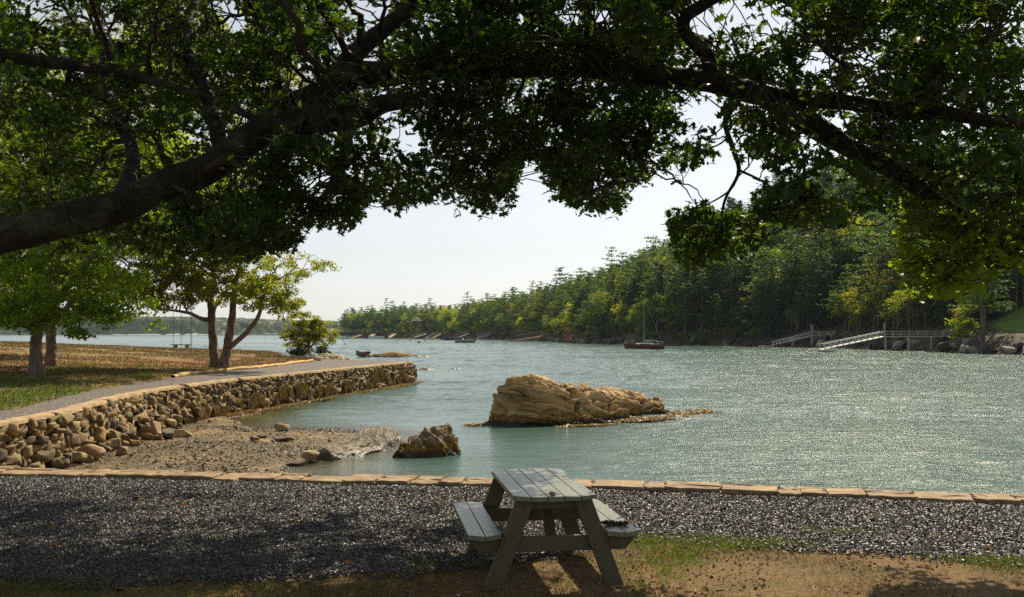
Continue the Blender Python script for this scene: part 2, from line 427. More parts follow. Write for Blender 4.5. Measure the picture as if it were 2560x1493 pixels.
def lawnmat():
    m, nt, b = mat('dry lawn')
    v = objvec(nt); s = N(nt, 'ShaderNodeSeparateXYZ'); L(nt, v, s.inputs[0])
    n1 = noise(nt, v, .35, 5, .6); n2 = noise(nt, v, 5, 7, .7); n3 = noise(nt, v, 1.6, 4)
    dry = ramp(nt, n2, [(.36, (.08, .052, .014)), (.62, (.25, .155, .043))])
    litter = ramp(nt, n2, [(.3, (.08, .028, .008)), (.7, (.30, .125, .036))])
    green = ramp(nt, n2, [(.3, (.025, .04, .008)), (.7, (.075, .095, .015))])
    # fallen needles lie round the twin trunked tree; greener grass grows near the path on the camera side
    dx = math_(nt, 'DIVIDE', math_(nt, 'ADD', s.outputs[0], 17.5), 9); dy = math_(nt, 'DIVIDE', math_(nt, 'SUBTRACT', s.outputs[1], 55), 13)
    r = math_(nt, 'SQRT', math_(nt, 'ADD', math_(nt, 'MULTIPLY', dx, dx), math_(nt, 'MULTIPLY', dy, dy)))
    lit = math_(nt, 'MULTIPLY_ADD', math_(nt, 'ADD', r, math_(nt, 'MULTIPLY_ADD', n1, 1.0, -.5)), -3.5, 4.2, clamp=True)
    gr = math_(nt, 'MULTIPLY_ADD', math_(nt, 'ADD', s.outputs[1], math_(nt, 'MULTIPLY', n1, 26)), -.12, 6.6, clamp=True)
    gr = math_(nt, 'MULTIPLY', gr, ramp(nt, n3, [(.38, (.25, .25, .25)), (.56, (1, 1, 1))]))
    c = mix(nt, lit, dry, litter); c = mix(nt, gr, c, green)
    L(nt, c, b.inputs['Base Color']); b.inputs['Roughness'].default_value = .95
    L(nt, bump(nt, n2, .8, .08), b.inputs['Normal'])
    return m
M['lawn'] = lawnmat()

# near ground on the camera side of the front wall
fx = np.arange(-12, 14.01, .5)
poly = [(x, float(yline(FRONT, x)) + .1) for x in fx] + [(40, 4), (40, -25), (-12, -25)]
g = MB(); X = np.concatenate([np.arange(-12, 14.01, .12)]); NY = 90
T = np.linspace(0, 1, NY)[:, None] ** .8; yb = yline(FRONT, X)[None, :] + .1
Yg = 4 + (yb - 4) * T; Xg = np.repeat(X[None], NY, 0)
Zg = .012 * fbm(np.stack([Xg, Yg, 0 * Xg], -1) * 1.7, 4, 3) - .006
i = np.arange(len(X) - 1)[None, :] + len(X) * np.arange(NY - 1)[:, None]
g.add(np.stack([Xg, Yg, Zg], -1), np.stack([i, i + 1, i + 1 + len(X), i + len(X)], -1).reshape(-1, 4))
g.add([(-12, -25, -.02), (40, -25, -.02), (40, 4, -.02), (14, 4, -.02), (-12, 4, -.02)], [[0, 1, 2, 3, 4]])
g.add([(14, 4, -.02), (40, 4, -.02), (40, 6, -.02), (14, 9.6, -.02)], [[0, 1, 2, 3]])
tag(g.build('ground', M['dirt'], smooth=True), kind='structure')
def gravel_edge(x):                      # where the gravel meets the bare earth
    return np.interp(x, [-12, -5, -2, -.3, .6, 1.3, 2.5, 3.3, 4.4, 14], [7.7, 8.0, 8.15, 8.5, 9.1, 9.55, 9.4, 9.1, 8.6, 7.9])
Xg = np.arange(-12, 14.01, .1); n = 40; T = np.linspace(0, 1, n)[:, None]
lo = gravel_edge(Xg) + .25 * fbm(np.stack([Xg, 0 * Xg, 0 * Xg], -1) * 1.3, 4, 11); hi = yline(FRONT, Xg) + .12
Yg = lo[None] + (hi - lo)[None] * T; XX = np.repeat(Xg[None], n, 0)
Zg = .006 + .012 * fbm(np.stack([XX, Yg, 0 * XX], -1) * 1.7, 4, 3)
i = np.arange(len(Xg) - 1)[None, :] + len(Xg) * np.arange(n - 1)[:, None]
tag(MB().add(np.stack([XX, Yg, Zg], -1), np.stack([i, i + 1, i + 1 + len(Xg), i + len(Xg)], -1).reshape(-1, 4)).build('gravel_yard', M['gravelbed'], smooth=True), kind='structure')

# headland: lawn, path, beach, water
grid('lawn', np.concatenate([np.arange(-150, -40, 3), np.arange(-40, -8, .4)]), np.concatenate([np.arange(8, 76, .5), np.arange(76, 124, 1)]), land_h, M['lawn'],
     keep=lambda x, y: (sdist(x, y, EDGEPOLY) > -.25) | ((y > 70) & (sdist(x, y, LAND) > -3.0)))['kind'] = 'structure'
grid('gravel_path', np.arange(-24, -6, .15), np.arange(8, 74, .25), lambda x, y: np.full(x.shape, .012) + .01 * fbm(np.stack([x, y, 0 * x], -1), 2) - 3.0 * np.clip(-sdist(x, y, LAND) - .05, 0, .1), M['pathgravel'],
     keep=lambda x, y: (sdist(x, y, LAND) > .02) & (sdist(x, y, EDGEPOLY) < .45) & (y > 8))['kind'] = 'structure'
grid('beach', np.arange(-13, 8, .12), np.arange(12, 46, .14), lambda x, y: np.maximum(beach_h(x, y), -3), M['beach'],
     keep=lambda x, y: (x > -14) & (beach_h(x, y) > -2.6))['kind'] = 'structure'

m, nt, b = mat('sea water')
v = objvec(nt); att = N(nt, 'ShaderNodeAttribute', attribute_name='shallow').outputs['Fac']
vs = objvec(nt, (.55, 1.5, 1)); vl = objvec(nt, (.22, 1.0, 1), (0, 0, R(-8)))
n1 = noise(nt, vs, 2.3, 5, .65, .3); n2 = noise(nt, vs, .7, 3, .55, .4); n3 = noise(nt, vl, .16, 3, .5)
calm = N(nt, 'ShaderNodeAttribute', attribute_name='calm').outputs['Fac']
n0 = noise(nt, vs, 7.0, 3, .6)
hh = math_(nt, 'ADD', math_(nt, 'MULTIPLY_ADD', n0, .036, math_(nt, 'MULTIPLY', n1, .12)), math_(nt, 'ADD', math_(nt, 'MULTIPLY', n2, .16), math_(nt, 'MULTIPLY', n3, .35)))
bp = N(nt, 'ShaderNodeBump', Distance=1.0); L(nt, hh, bp.inputs['Height']); wind = noise(nt, objvec(nt, (.5, 1, 1)), .07, 3, .6)
L(nt, math_(nt, 'MULTIPLY', calm, math_(nt, 'MULTIPLY_ADD', wind, 2.2, -.1)), bp.inputs['Strength'])
b.inputs['Base Color'].default_value = (.10, .24, .20, 1)
L(nt, ramp(nt, att, [(0, (.056, .112, .092)), (.75, (.13, .15, .06))]), b.inputs['Base Color'])
b.inputs['Roughness'].default_value = .13; b.inputs['IOR'].default_value = 1.38
L(nt, bp.outputs[0], b.inputs['Normal'])
tr = nt.nodes.new('ShaderNodeBsdfTransparent'); tr.inputs[0].default_value = (.80, .84, .70, 1)
gl = N(nt, 'ShaderNodeBsdfGlossy', Roughness=.1); L(nt, bp.outputs[0], gl.inputs['Normal'])
fr = N(nt, 'ShaderNodeFresnel', IOR=1.33); L(nt, bp.outputs[0], fr.inputs['Normal'])
m1 = nt.nodes.new('ShaderNodeMixShader'); L(nt, fr.outputs[0], m1.inputs[0]); L(nt, tr.outputs[0], m1.inputs[1]); L(nt, gl.outputs[0], m1.inputs[2])
m2 = nt.nodes.new('ShaderNodeMixShader'); L(nt, att, m2.inputs[0]); L(nt, b.outputs[0], m2.inputs[1]); L(nt, m1.outputs[0], m2.inputs[2])
L(nt, m2.outputs[0], nt.nodes['Material Output'].inputs[0])
M['water'] = m
def shallow(x, y):
    s = sdist(x, y, BEACH); w = dist_polyline(x, y, [tuple(p) for p in WALL])
    a = np.clip(1.0 - (-s) / 2.6, 0, 1); c = np.clip(1 - w / 1.8, 0, 1) * .6
    return np.maximum(a, c)
def calmness(x, y):
    s = np.clip(-sdist(x, y, BEACH), 0, 60)
    return (.42 + .58 * sstep(s / 13)) * (.72 + .28 * sstep((x / np.maximum(y, 1) - .02) / .22))       # open water at the right is more ruffled
def wave_h(x, y):
    c = .30 + .70 * sstep(np.clip(-sdist(x, y, BEACH), 0, 60) / 12); a = R(-6); u = x * math.cos(a) + y * math.sin(a); v_ = -x * math.sin(a) + y * math.cos(a)
    e = lambda k, w: np.exp(-(y * y * .0035 / 8.0 / w) ** 2)        # waves finer than the mesh rows are left to the bump
    p = lambda sx, sy: np.stack([u * sx, v_ * sy, 0 * u], -1)
    g_ = .6 + .4 * vnoise(p(.05, .12), 66)
    h = .020 * vnoise(p(1.3, 2.6), 61) + .035 * vnoise(p(.55, 1.25), 62) + .05 * vnoise(p(.2, .55), 63) + .011 * vnoise(p(2.8, 5.0), 64)
    h += .016 * np.sin(v_ * 2 * np.pi / 1.5 + 2.2 * vnoise(p(.09, .12), 65)) * sstep((u - 1) / 8) * sstep((34 - v_) / 10)
    return WATER + 1.5 * c * g_ * h * (1 + np.clip((y - 40) / 90, 0, 1.2))
cols = np.linspace(-.62, .62, 560); rows = 13.5 * 1.0047 ** np.arange(0, 700); rows = rows[rows < 330]
Yw = np.repeat(rows[:, None], len(cols), 1); Xw = cols[None] * Yw; Zw = wave_h(Xw, Yw)
# outer sheet: a ring of big faces sharing the border of the fine one
nv = Xw.size; W1, W2 = len(cols), len(rows); i = np.arange(W1 - 1)[None] + W1 * np.arange(W2 - 1)[:, None]
fw = np.stack([i, i + 1, i + 1 + W1, i + W1], -1).reshape(-1, 4)
att_s = shallow(Xw, Yw) * (Yw < 80); att_c = np.clip(calmness(Xw, Yw), 0, 1)
ex = [(-1800, rows[0], WATER), (-1800, rows[-1], WATER), (1800, rows[0], WATER), (1800, rows[-1], WATER), (-1800, 2100, WATER), (1800, 2100, WATER), (-1800, -300, WATER), (1800, -300, WATER)]
bl_, br_, tl_, tr2_ = 0, W1 - 1, W1 * (W2 - 1), W1 * W2 - 1
wm = MB(); wm.v.append(np.concatenate([np.stack([Xw, Yw, Zw], -1).reshape(-1, 3), np.array(ex)])); wm.n = nv + 8
left = [W1 * k for k in range(W2)]; right = [W1 * k + W1 - 1 for k in range(W2)]; top = list(range(tl_, tl_ + W1)); bot = list(range(W1))
polys = [[nv + 0] + left + [nv + 1], [nv + 3] + right[::-1] + [nv + 2], [nv + 1] + top + [nv + 3, nv + 5, nv + 4], [nv + 6, nv + 7, nv + 2] + bot[::-1] + [nv + 0]]
wm.f = [fw.ravel()] + [np.array(q) for q in polys]; wm.t = [np.full(len(fw), 4)] + [np.array([len(q)]) for q in polys]; wm.m = [np.zeros(len(fw) + 4)]
tag(wm.build('water', M['water'], smooth=True, attrs={'shallow': np.concatenate([att_s.ravel(), np.zeros(8)]), 'calm': np.concatenate([att_c.ravel(), np.ones(8)])}), kind='structure')

# ---- wooded hill across the water
SHORE = [(-135, 668), (-112, 655), (-102, 646), (-75, 600), (-42, 560), (-8, 467), (12, 390), (24, 310), (33, 280), (42, 264), (57, 254), (66, 240), (75.6, 215), (75.5, 190), (76, 175), (79, 147), (85, 110), (95, 50), (112, -60)]
HILL = SHORE + [(600, -60), (600, 900), (-60, 900)]
def hill_h(x, y):
    s = sdist(x, y, HILL); s = s + 2.2 * fbm(np.stack([x, y, 0 * x], -1) * .09, 3, 31)
    Hr = np.interp(y, [100, 180, 250, 300, 390, 467, 560, 650], [31, 39, 42, 44, 36, 25, 11.5, 3.5])
    h = WATER - 1.2 + 1.2 * sstep((s + 2) / 2) + 3.3 * sstep(s / 6.5) + Hr * sstep((s - 2) / 88)
    return h + (s > 0) * 1.2 * fbm(np.stack([x, y, 0 * x], -1) * .06, 3, 22)
m, nt, b = mat('hillside ground')
v = objvec(nt); z = N(nt, 'ShaderNodeSeparateXYZ'); L(nt, v, z.inputs[0]); n1 = noise(nt, v, .5, 7, .65); n2 = noise(nt, v, .12, 3)
c = ramp(nt, n1, [(.35, (.015, .02, .006)), (.6, (.06, .04, .016))])
rk = math_(nt, 'MULTIPLY', math_(nt, 'SUBTRACT', 1.7, math_(nt, 'MULTIPLY_ADD', n2, 2.0, z.outputs[2])), 2, clamp=True)
c = mix(nt, rk, c, ramp(nt, n1, [(.35, (.015, .014, .012)), (.6, (.06, .05, .036)), (.75, (.16, .13, .10))]))
wl = math_(nt, 'MULTIPLY', math_(nt, 'SUBTRACT', -1.0, z.outputs[2]), 5, clamp=True)
c = mix(nt, wl, c, (.11, .065, .022))
dx = math_(nt, 'DIVIDE', math_(nt, 'SUBTRACT', z.outputs[0], 98), 12); dy = math_(nt, 'DIVIDE', math_(nt, 'SUBTRACT', z.outputs[1], 170), 14)
r = math_(nt, 'SQRT', math_(nt, 'ADD', math_(nt, 'MULTIPLY', dx, dx), math_(nt, 'MULTIPLY', dy, dy)))
cl = math_(nt, 'MULTIPLY_ADD', r, -6, 6, clamp=True); cl = math_(nt, 'MULTIPLY', cl, math_(nt, 'SUBTRACT', 1, rk))
c = mix(nt, cl, c, ramp(nt, n1, [(.35, (.08, .14, .015)), (.6, (.18, .26, .02))]))
L(nt, c, b.inputs['Base Color']); b.inputs['Roughness'].default_value = .9
L(nt, bump(nt, n1, .8, .6), b.inputs['Normal'])
M['hill'] = m
grid('hillside', np.concatenate([np.arange(-200, 0, 4), np.arange(0, 130, 1.5), np.arange(130, 420, 8)]), np.concatenate([np.arange(20, 320, 2.2), np.arange(320, 900, 6)]), hill_h, M['hill'],
     keep=lambda x, y: sdist(x, y, HILL) > -8)['kind'] = 'structure'

# ---- far wooded shore, seen through the haze
m = leafmat('distant woods', (.035, .055, .02), (.06, .08, .03), (.05, .07, .02), .1, spec=.1)
M['farwood'] = m
xs = np.concatenate([np.arange(-1300, 260, 4.0)]); ys = np.arange(1480, 1760, 5.0)
def far_h(x, y):
    base = 19 + 4 * fbm(np.stack([x, y, 0 * x], -1) * .004, 3, 41) + np.interp(x, [-1300, -900, -560, -380, -200, 200], [4, 4, 6, 0, -3, -3])
    s = (y - 1490 + 25 * fbm(np.stack([x, 0 * x, 0 * x], -1) * .01, 3, 5)) 
    h = WATER - 1 + (base * sstep(s / 45) + 2) * (s > -2)
    return h + (s > 4) * (3.2 * fbm(np.stack([x, y, 0 * x], -1) * .11, 3, 43)) + (s > 4) * (y - 1490) * .02
grid('hills', xs, ys, far_h, M['farwood'], smooth=False)['kind'] = 'structure'

# ================================================================== STONE WALLS
# cube grid template for a rough stone
def cubegrid(n=3):
    pts = {}; faces = []
    def idx(p):
        k = tuple(np.round(p, 5)); return pts.setdefault(k, len(pts))
    for ax in range(3):
        for sgn in (-1, 1):
            for i in range(n):
                for j in range(n):
                    q = []
                    for (a, c) in ((i, j), (i + 1, j), (i + 1, j + 1), (i, j + 1)):
                        p = [0, 0, 0]; p[ax] = sgn; p[(ax + 1) % 3] = -1 + 2 * a / n; p[(ax + 2) % 3] = -1 + 2 * c / n
                        q.append(idx(p))
                    faces.append(q if sgn > 0 else q[::-1])
    v = np.array(sorted(pts, key=pts.get), float)
    return v, np.array(faces)
CV, CF = cubegrid(4)
r_ = (np.abs(CV) ** 7).sum(1) ** (1 / 7); STONE_V = CV / r_[:, None]
def stones(mb, pos, rots, size, seed, rough=.22):
    v, f = scatter(STONE_V, CF, pos, rots, size)
    k = len(STONE_V); c = np.repeat(pos, k, 0); d = v - c
    sz = np.repeat(np.linalg.norm(size, axis=1), k)[:, None] if size.ndim == 2 else np.repeat(size, k)[:, None]
    off = np.repeat(rng.uniform(0, 100, (len(pos), 3)), k, 0)
    nn = fbm(d / sz * 2.6 + off, 3, seed)
    # flat facets: clamp along a few random directions per stone
    for q in range(4):
        dirn = rng.normal(size=(len(pos), 3)); dirn /= np.linalg.norm(dirn, axis=1, keepdims=True)
        dr = np.repeat(dirn, k, 0); proj = (d * dr).sum(1, keepdims=True); lim = sz * np.repeat(rng.uniform(.25, .42, (len(pos), 1)), k, 0)
        d = d - dr * np.clip(proj - lim, 0, None)
    mb.add(c + d * (1 + rough * nn[:, None]), f)

jetty = empty('stone_wall', (-11.4, 30, WATER), 'long rubble stone seawall curving out beside the gravel path into the water', 'seawall')
def in_parent(o, p):
    o.parent = p; o.matrix_parent_inverse = Matrix.Translation(p.location).inverted(); return o
# arc length along the wall
seg = np.linalg.norm(np.diff(WALL, axis=0), axis=1); S = np.concatenate([[0], np.cumsum(seg)]); LEN = S[-1]
def wall_at(s):
    s = np.clip(s, 0, LEN); x = np.interp(s, S, WALL[:, 0]); y = np.interp(s, S, WALL[:, 1])
    x2 = np.interp(np.clip(s + .3, 0, LEN), S, WALL[:, 0]) - np.interp(np.clip(s - .3, 0, LEN), S, WALL[:, 0]); y2 = np.interp(np.clip(s + .3, 0, LEN), S, WALL[:, 1]) - np.interp(np.clip(s - .3, 0, LEN), S, WALL[:, 1])
    l = np.hypot(x2, y2); return x, y, y2 / l, -x2 / l       # outward normal (towards the water)
body = MB(); n = 120; ss = np.linspace(0, LEN, n); x, y, nx, ny = wall_at(ss)
v = []
for z, o in ((-.06, .02), (-1.9, .10)): v.append(np.stack([x + nx * (o - .15), y + ny * (o - .15), np.full(n, z)], 1))
vv = np.concatenate(v); i = np.arange(n - 1); body.add(vv, np.stack([i, i + 1, i + 1 + n, i + n], 1))
x9, y9 = WALL[-1]; body.add([(x9 - .1, y9 - .1, -.06), (x9 - 5, y9 + 3.3, -.06), (x9 - 5, y9 + 3.3, -1.9), (x9 - .1, y9 - .1, -1.9)], [[0, 1, 2, 3]])
in_parent(body.build('wall_core', M['darkgap']), jetty)
st = MB(); pos = []; rt = []; sz = []
z = 0.0
def add_course(s0, s1, ztop, zbot_fn, scale):
    zt = ztop
    while zt > -1.62:
        hgt = rng.uniform(.13, .25) * scale * (1.15 if zt < -.5 else .9)
        s = s0
        while s < s1:
            w = rng.choice([rng.uniform(.14, .26), rng.uniform(.24, .44), rng.uniform(.38, .62)]) * scale * 1.15; k = rng.uniform(.75, 1.2)
            x, y, nx, ny = wall_at(np.array([s + w / 2])); zc = zt - hgt / 2 + rng.normal(0, .035)
            if zc > zbot_fn(s) - .15:
                out = -.02 + .09 * (-zc) + rng.normal(0, .03)
                pos.append((x[0] + nx[0] * out, y[0] + ny[0] * out, zc))
                ang = math.atan2(-nx[0], ny[0]) + math.pi / 2
                a = rng.normal(0, .13); M1 = Matrix.Rotation(ang, 3, 'Z') @ Matrix.Rotation(rng.normal(0, .25), 3, 'Z')
                M1 = M1 @ Matrix.Rotation(rng.normal(0, .28), 3, 'Y') if True else M1
                rt.append(np.array(Matrix.Rotation(math.atan2(ny[0], nx[0]), 3, 'Z') @ Matrix.Rotation(rng.normal(0, .2), 3, 'X') @ Matrix.Rotation(rng.normal(0, .2), 3, 'Z')))
                sz.append((rng.uniform(.11, .2), w * .64, hgt * .70 * k))
            s += w
        zt -= hgt
basez = lambda s: float(np.interp(s, [0, 8, 14, 24, 30, 60], [-1.0, -1.0, -1.1, -1.3, -1.5, -1.6]))
add_course(0, 21, -.05, basez, .94); add_course(21, LEN, -.05, basez, .82)
pos = np.array(pos); stones(st, pos, np.array(rt), np.array(sz), 3)
# the end face of the jetty
p2 = []; r2 = []; s2 = []
for k in range(70):
    t = rng.uniform(0, 1.6); zc = rng.uniform(-1.55, -.1); p2.append((x9 - t * .83, y9 + t * .55 + .0, zc)); r2.append(np.array(Matrix.Rotation(2.5, 3, 'Z'))); s2.append((.2, .14, .11))
stones(st, np.array(p2), np.array(r2), np.array(s2), 4)
in_parent(st.build('wall_stones', M['wallstone'], smooth=True), jetty)
# coping band: mortar and low stones along the top
cp = MB(); n = 240; ss = np.linspace(0, LEN, n); x, y, nx, ny = wall_at(ss); jit = .09 * fbm(np.stack([ss, 0 * ss, 0 * ss], 1) * 1.5, 3, 8)
rows = []
for o, z in ((-.36, .012), (-.32, .045), (-.05, .05), (.07, .03), (.10, -.05)):
    rows.append(np.stack([x + nx * (o + jit), y + ny * (o + jit), z + .02 * fbm(np.stack([ss * 2, np.full(n, o * 9), 0 * ss], 1), 3, 12)], 1))
vv = np.concatenate(rows); i = np.arange(n - 1)
for q in range(4): cp.add(vv[q * n:(q + 2) * n], np.stack([i, i + n, i + 1 + n, i + 1], 1))
in_parent(cp.build('coping', M['mortar'], smooth=True), jetty)

# front wall with its row of flagstones
frontw = empty('stone_wall', (0, 12.8, WATER), 'low sea wall topped by flat tan flagstones, edging the gravel in front of the water', 'seawall')
fb = MB(); n = len(FRONT); d = np.gradient(FRONT, axis=0); d /= np.linalg.norm(d, axis=1, keepdims=True); nrm = np.stack([-d[:, 1], d[:, 0]], 1)
rows = [np.column_stack([FRONT + nrm * o, np.full(n, z)]) for o, z in ((0.02, -.1), (.02, .018), (.44, .018), (.52, -2.2))]
vv = np.concatenate(rows); i = np.arange(n - 1)
for q in range(3): fb.add(vv[q * n:(q + 2) * n], np.stack([i, i + 1, i + 1 + n, i + n], 1))
in_parent(fb.build('wall_core', M['mortar']), frontw)
fseg = np.linalg.norm(np.diff(FRONT, axis=0), axis=1); FS = np.concatenate([[0], np.cumsum(fseg)])
def front_at(s): return np.array([np.interp(s, FS, FRONT[:, 0]), np.interp(s, FS, FRONT[:, 1])]), np.array([np.interp(s, FS, nrm[:, 0]), np.interp(s, FS, nrm[:, 1])])
def flag(s0, s1, o0, o1, z, th):
    w = s1 - s0; q = []
    nn = 5
    for k in range(nn): q.append((s0 + w * k / (nn - 1) * 1.0, o0 + rng.normal(0, .018)))
    for k in range(3): q.append((s1 + rng.normal(0, .02), o0 + (o1 - o0) * (k + 1) / 4 + 0))
    for k in range(nn): q.append((s1 - w * k / (nn - 1), o1 + rng.normal(0, .02)))
    for k in range(3): q.append((s0 + rng.normal(0, .02), o1 - (o1 - o0) * (k + 1) / 4))
    pts = []
    for s, o in q: p, m_ = front_at(s); pts.append(p + m_ * o)
    pts = np.array(pts); c = pts.mean(0); k = len(pts); m_ = MB()
    ring = lambda f, zz, j=0: np.column_stack([c + (pts - c) * f, zz + rng.normal(0, j, k)])
    tilt = rng.normal(0, .012)
    A = ring(.97, z - th); B = ring(1.0, z - th * .35, .004); C = ring(.975, z, .004); D = ring(.6, z + .004, .004); E = np.array([[*c, z + .004]])
    v = np.concatenate([A, B, C, D, E]); v[:, 2] += tilt * (v[:, 0] - c[0])
    f = [[r * k + a, r * k + (a + 1) % k, (r + 1) * k + (a + 1) % k, (r + 1) * k + a] for r in range(3) for a in range(k)] + [[3 * k + a, 3 * k + (a + 1) % k, 4 * k] for a in range(k)]
    return m_.add(v, f)
s = .3
while s < FS[-1] - 1:
    w = rng.uniform(.24, .72); split = rng.random() < .6; zt = .05 + rng.uniform(-.01, .018); th = rng.uniform(.045, .07)
    if split:
        o = rng.uniform(.2, .36)
        in_parent(flag(s, s + w - .015, rng.uniform(-.05, .03), o, zt, th).build('coping_stone', M['coping'], smooth=False), frontw)
        in_parent(flag(s + rng.uniform(-.05, .05), s + w - .015, o + .015, rng.uniform(.45, .56), zt + rng.uniform(-.01, .012), th).build('coping_stone', M['coping'], smooth=False), frontw)
    else:
        in_parent(flag(s, s + w - .015, rng.uniform(-.06, .03), rng.uniform(.42, .55), zt, th).build('coping_stone', M['coping'], smooth=False), frontw)
    s += w

# pale edging along the lawn side of the path
ed = MB(); k = (EDGE[:, 1] > 43) & (EDGE[:, 1] < 67.5); e = EDGE[k]; e = np.column_stack([e[:, 0] + .05, e[:, 1], np.full(len(e), .07)])
e = smooth_path(e, 160); rr = .13 + .05 * fbm(e * 1.7, 3, 4); e[:, 2] += .04 * fbm(e * 1.1, 3, 5)
v_, f_ = tubes_np(e[None], rr[None], 9); c_ = np.repeat(e, 9, 0); v_[:, 2] = c_[:, 2] + (v_[:, 2] - c_[:, 2]) * .75
ed.add(v_, f_); tag(ed.build('path_edging', plain('straw coloured edging', (.50, .33, .12), .9, .3, 3, bmp=.6, bdist=.04), smooth=True), 'straw coloured raised border between the lawn and the gravel path', 'edging')

# ================================================================== ROCKS
def ridge_rock(name, A, B, prof, hw_front, hw_back, material, strata=.12, dip=(.25, 0, 1), freq=3.2, seed=1, res=(260, 150), bottom=-.5, rough=.1, power=2.6, blocks=.0, slope=None, crack=.0):
    # A, B: ends of the crest in x, y; prof: [(u, height above water)]; widths by u
    A = np.array(A, float); B = np.array(B, float); ax = B - A; Ln = np.linalg.norm(ax); ax /= Ln; no = np.array([ax[1], -ax[0]])   # no: towards the camera side
    u = np.linspace(0, 1, res[0]); th = np.linspace(-.0, np.pi, res[1])
    U, TH = np.meshgrid(u, th, indexing='ij')
    hp = np.interp(U, *zip(*prof)); wf = np.interp(U, *zip(*hw_front)); wb = np.interp(U, *zip(*hw_back))
    ct, st_ = np.cos(TH), np.sin(TH); p = 2 / power
    T = np.sign(ct) * np.abs(ct) ** p; Zc = np.abs(st_) ** p
    off = np.where(T > 0, T * wf, T * wb)
    if slope: Zc = np.clip(1 - np.abs(T) ** slope, 0, 1)
    z = bottom + (hp - bottom) * Zc
    xy = A + U[..., None] * Ln * ax + off[..., None] * no
    v = np.concatenate([xy, (WATER + z)[..., None]], -1)
    gu = np.gradient(v, axis=0); gt = np.gradient(v, axis=1); nn = np.cross(gu, gt); nn /= np.linalg.norm(nn, axis=2, keepdims=True) + 1e-9
    if nn[res[0] // 2, res[1] // 2, 2] < 0: nn = -nn
    # bedding: sawtooth ledges across a dipping coordinate, warped by noise
    lu = U * Ln; q = dip[0] * lu + dip[1] * off + dip[2] * z
    w = fbm(np.stack([lu * .45, off * .45, z * .9], -1), 3, seed) * .55
    def saw(t): f = t - np.floor(t); return np.where(f < .82, f / .82, (1 - f) / .18)
    cell = np.floor((q + w) * freq)
    amp = .45 + .9 * (_h(cell.astype(np.int64), (np.floor(lu * .35 + fbm(np.stack([lu, off, z], -1) * .8, 2, seed + 9) * .8)).astype(np.int64), cell.astype(np.int64) * 0, seed))
    D = strata * (saw((q + w) * freq) * amp - .55) + strata * .45 * (saw((q + w * 1.3) * freq * 2.7) - .5)
    D += rough * fbm(v * 1.1, 5, seed + 3) + rough * .55 * fbm(v * 5, 4, seed + 4)
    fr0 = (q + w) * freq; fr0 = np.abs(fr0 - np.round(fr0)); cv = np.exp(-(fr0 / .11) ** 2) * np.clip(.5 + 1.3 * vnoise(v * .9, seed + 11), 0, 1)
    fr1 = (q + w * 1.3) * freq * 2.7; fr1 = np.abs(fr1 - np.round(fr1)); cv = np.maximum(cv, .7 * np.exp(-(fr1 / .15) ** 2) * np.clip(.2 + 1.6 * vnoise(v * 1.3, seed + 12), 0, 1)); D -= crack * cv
    if blocks:                            # cross joints
        jn = lu * 1.0 - .5 * z + fbm(v * .8, 2, seed + 7) * .5; fr_ = np.abs(jn * blocks - np.round(jn * blocks)); gate = (vnoise(v * .7, seed + 8) > .05)
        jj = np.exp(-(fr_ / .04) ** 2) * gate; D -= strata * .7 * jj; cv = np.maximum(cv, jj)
    D *= np.minimum(1, .15 + np.minimum(U, 1 - U) * 14)
    v = v + nn * D[..., None]
    i = np.arange(res[0] - 1)[:, None] * res[1] + np.arange(res[1] - 1)[None]
    f = np.stack([i, i + 1, i + 1 + res[1], i + res[1]], -1).reshape(-1, 4)
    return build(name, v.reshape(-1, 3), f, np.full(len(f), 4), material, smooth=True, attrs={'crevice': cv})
M['bigrock'] = rockmat('golden tan ledge', [(.3, (.04, .026, .010)), (.40, (.17, .10, .032)), (.50, (.37, .25, .105)), (.7, (.56, .40, .19))], -1.02, .85, strata=(.5, .5, 3.5), rot=(0, R(14), 0))  # the stone's own tan, streaked along its layers
M['slabrock'] = rockmat('grey slab', [(.32, (.04, .032, .02)), (.45, (.11, .09, .06)), (.55, (.22, .185, .13)), (.68, (.42, .37, .29))], -1.6, .4, strata=(4, 1.0, 2), rot=(0, 0, R(-35)))
M['weedrock'] = rockmat('weedy rock', [(.3, (.06, .05, .035)), (.5, (.20, .16, .11)), (.7, (.34, .28, .2))], -.95, .95, strata=(3, 3, 1), rot=(0, R(60), 0), scale=1.1)
M['ledge'] = rockmat('pale shore ledge', [(.3, (.14, .10, .06)), (.5, (.38, .30, .19)), (.7, (.60, .50, .33))], -1.3, .7, strata=(.5, .5, 3))
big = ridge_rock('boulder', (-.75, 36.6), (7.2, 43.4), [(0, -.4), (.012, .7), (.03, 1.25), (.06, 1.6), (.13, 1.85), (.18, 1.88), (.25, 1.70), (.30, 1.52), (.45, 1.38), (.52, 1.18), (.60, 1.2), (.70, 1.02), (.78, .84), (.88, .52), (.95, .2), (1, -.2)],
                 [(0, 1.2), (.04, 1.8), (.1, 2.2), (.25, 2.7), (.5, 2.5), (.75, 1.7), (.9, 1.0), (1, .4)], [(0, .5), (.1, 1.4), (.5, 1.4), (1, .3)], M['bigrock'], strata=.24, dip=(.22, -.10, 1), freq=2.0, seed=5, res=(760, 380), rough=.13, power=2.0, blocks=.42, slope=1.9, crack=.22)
tag(big, 'huge golden tan layered boulder rising from the bay, sloping down to the right', 'rock')
slab = ridge_rock('rock_slab', (-5.25, 26.2), (-3.7, 31.6), [(0, -.1), (.04, .32), (.3, .45), (.6, .58), (.85, .50), (1, .0)], [(0, .35), (.2, .75), (.6, .8), (1, .2)], [(0, .3), (.3, .8), (.8, .6), (1, .2)], M['slabrock'], strata=.05, dip=(.05, 1.0, .6), freq=4.5, seed=12, res=(220, 140), rough=.10, power=1.9, bottom=-.35)
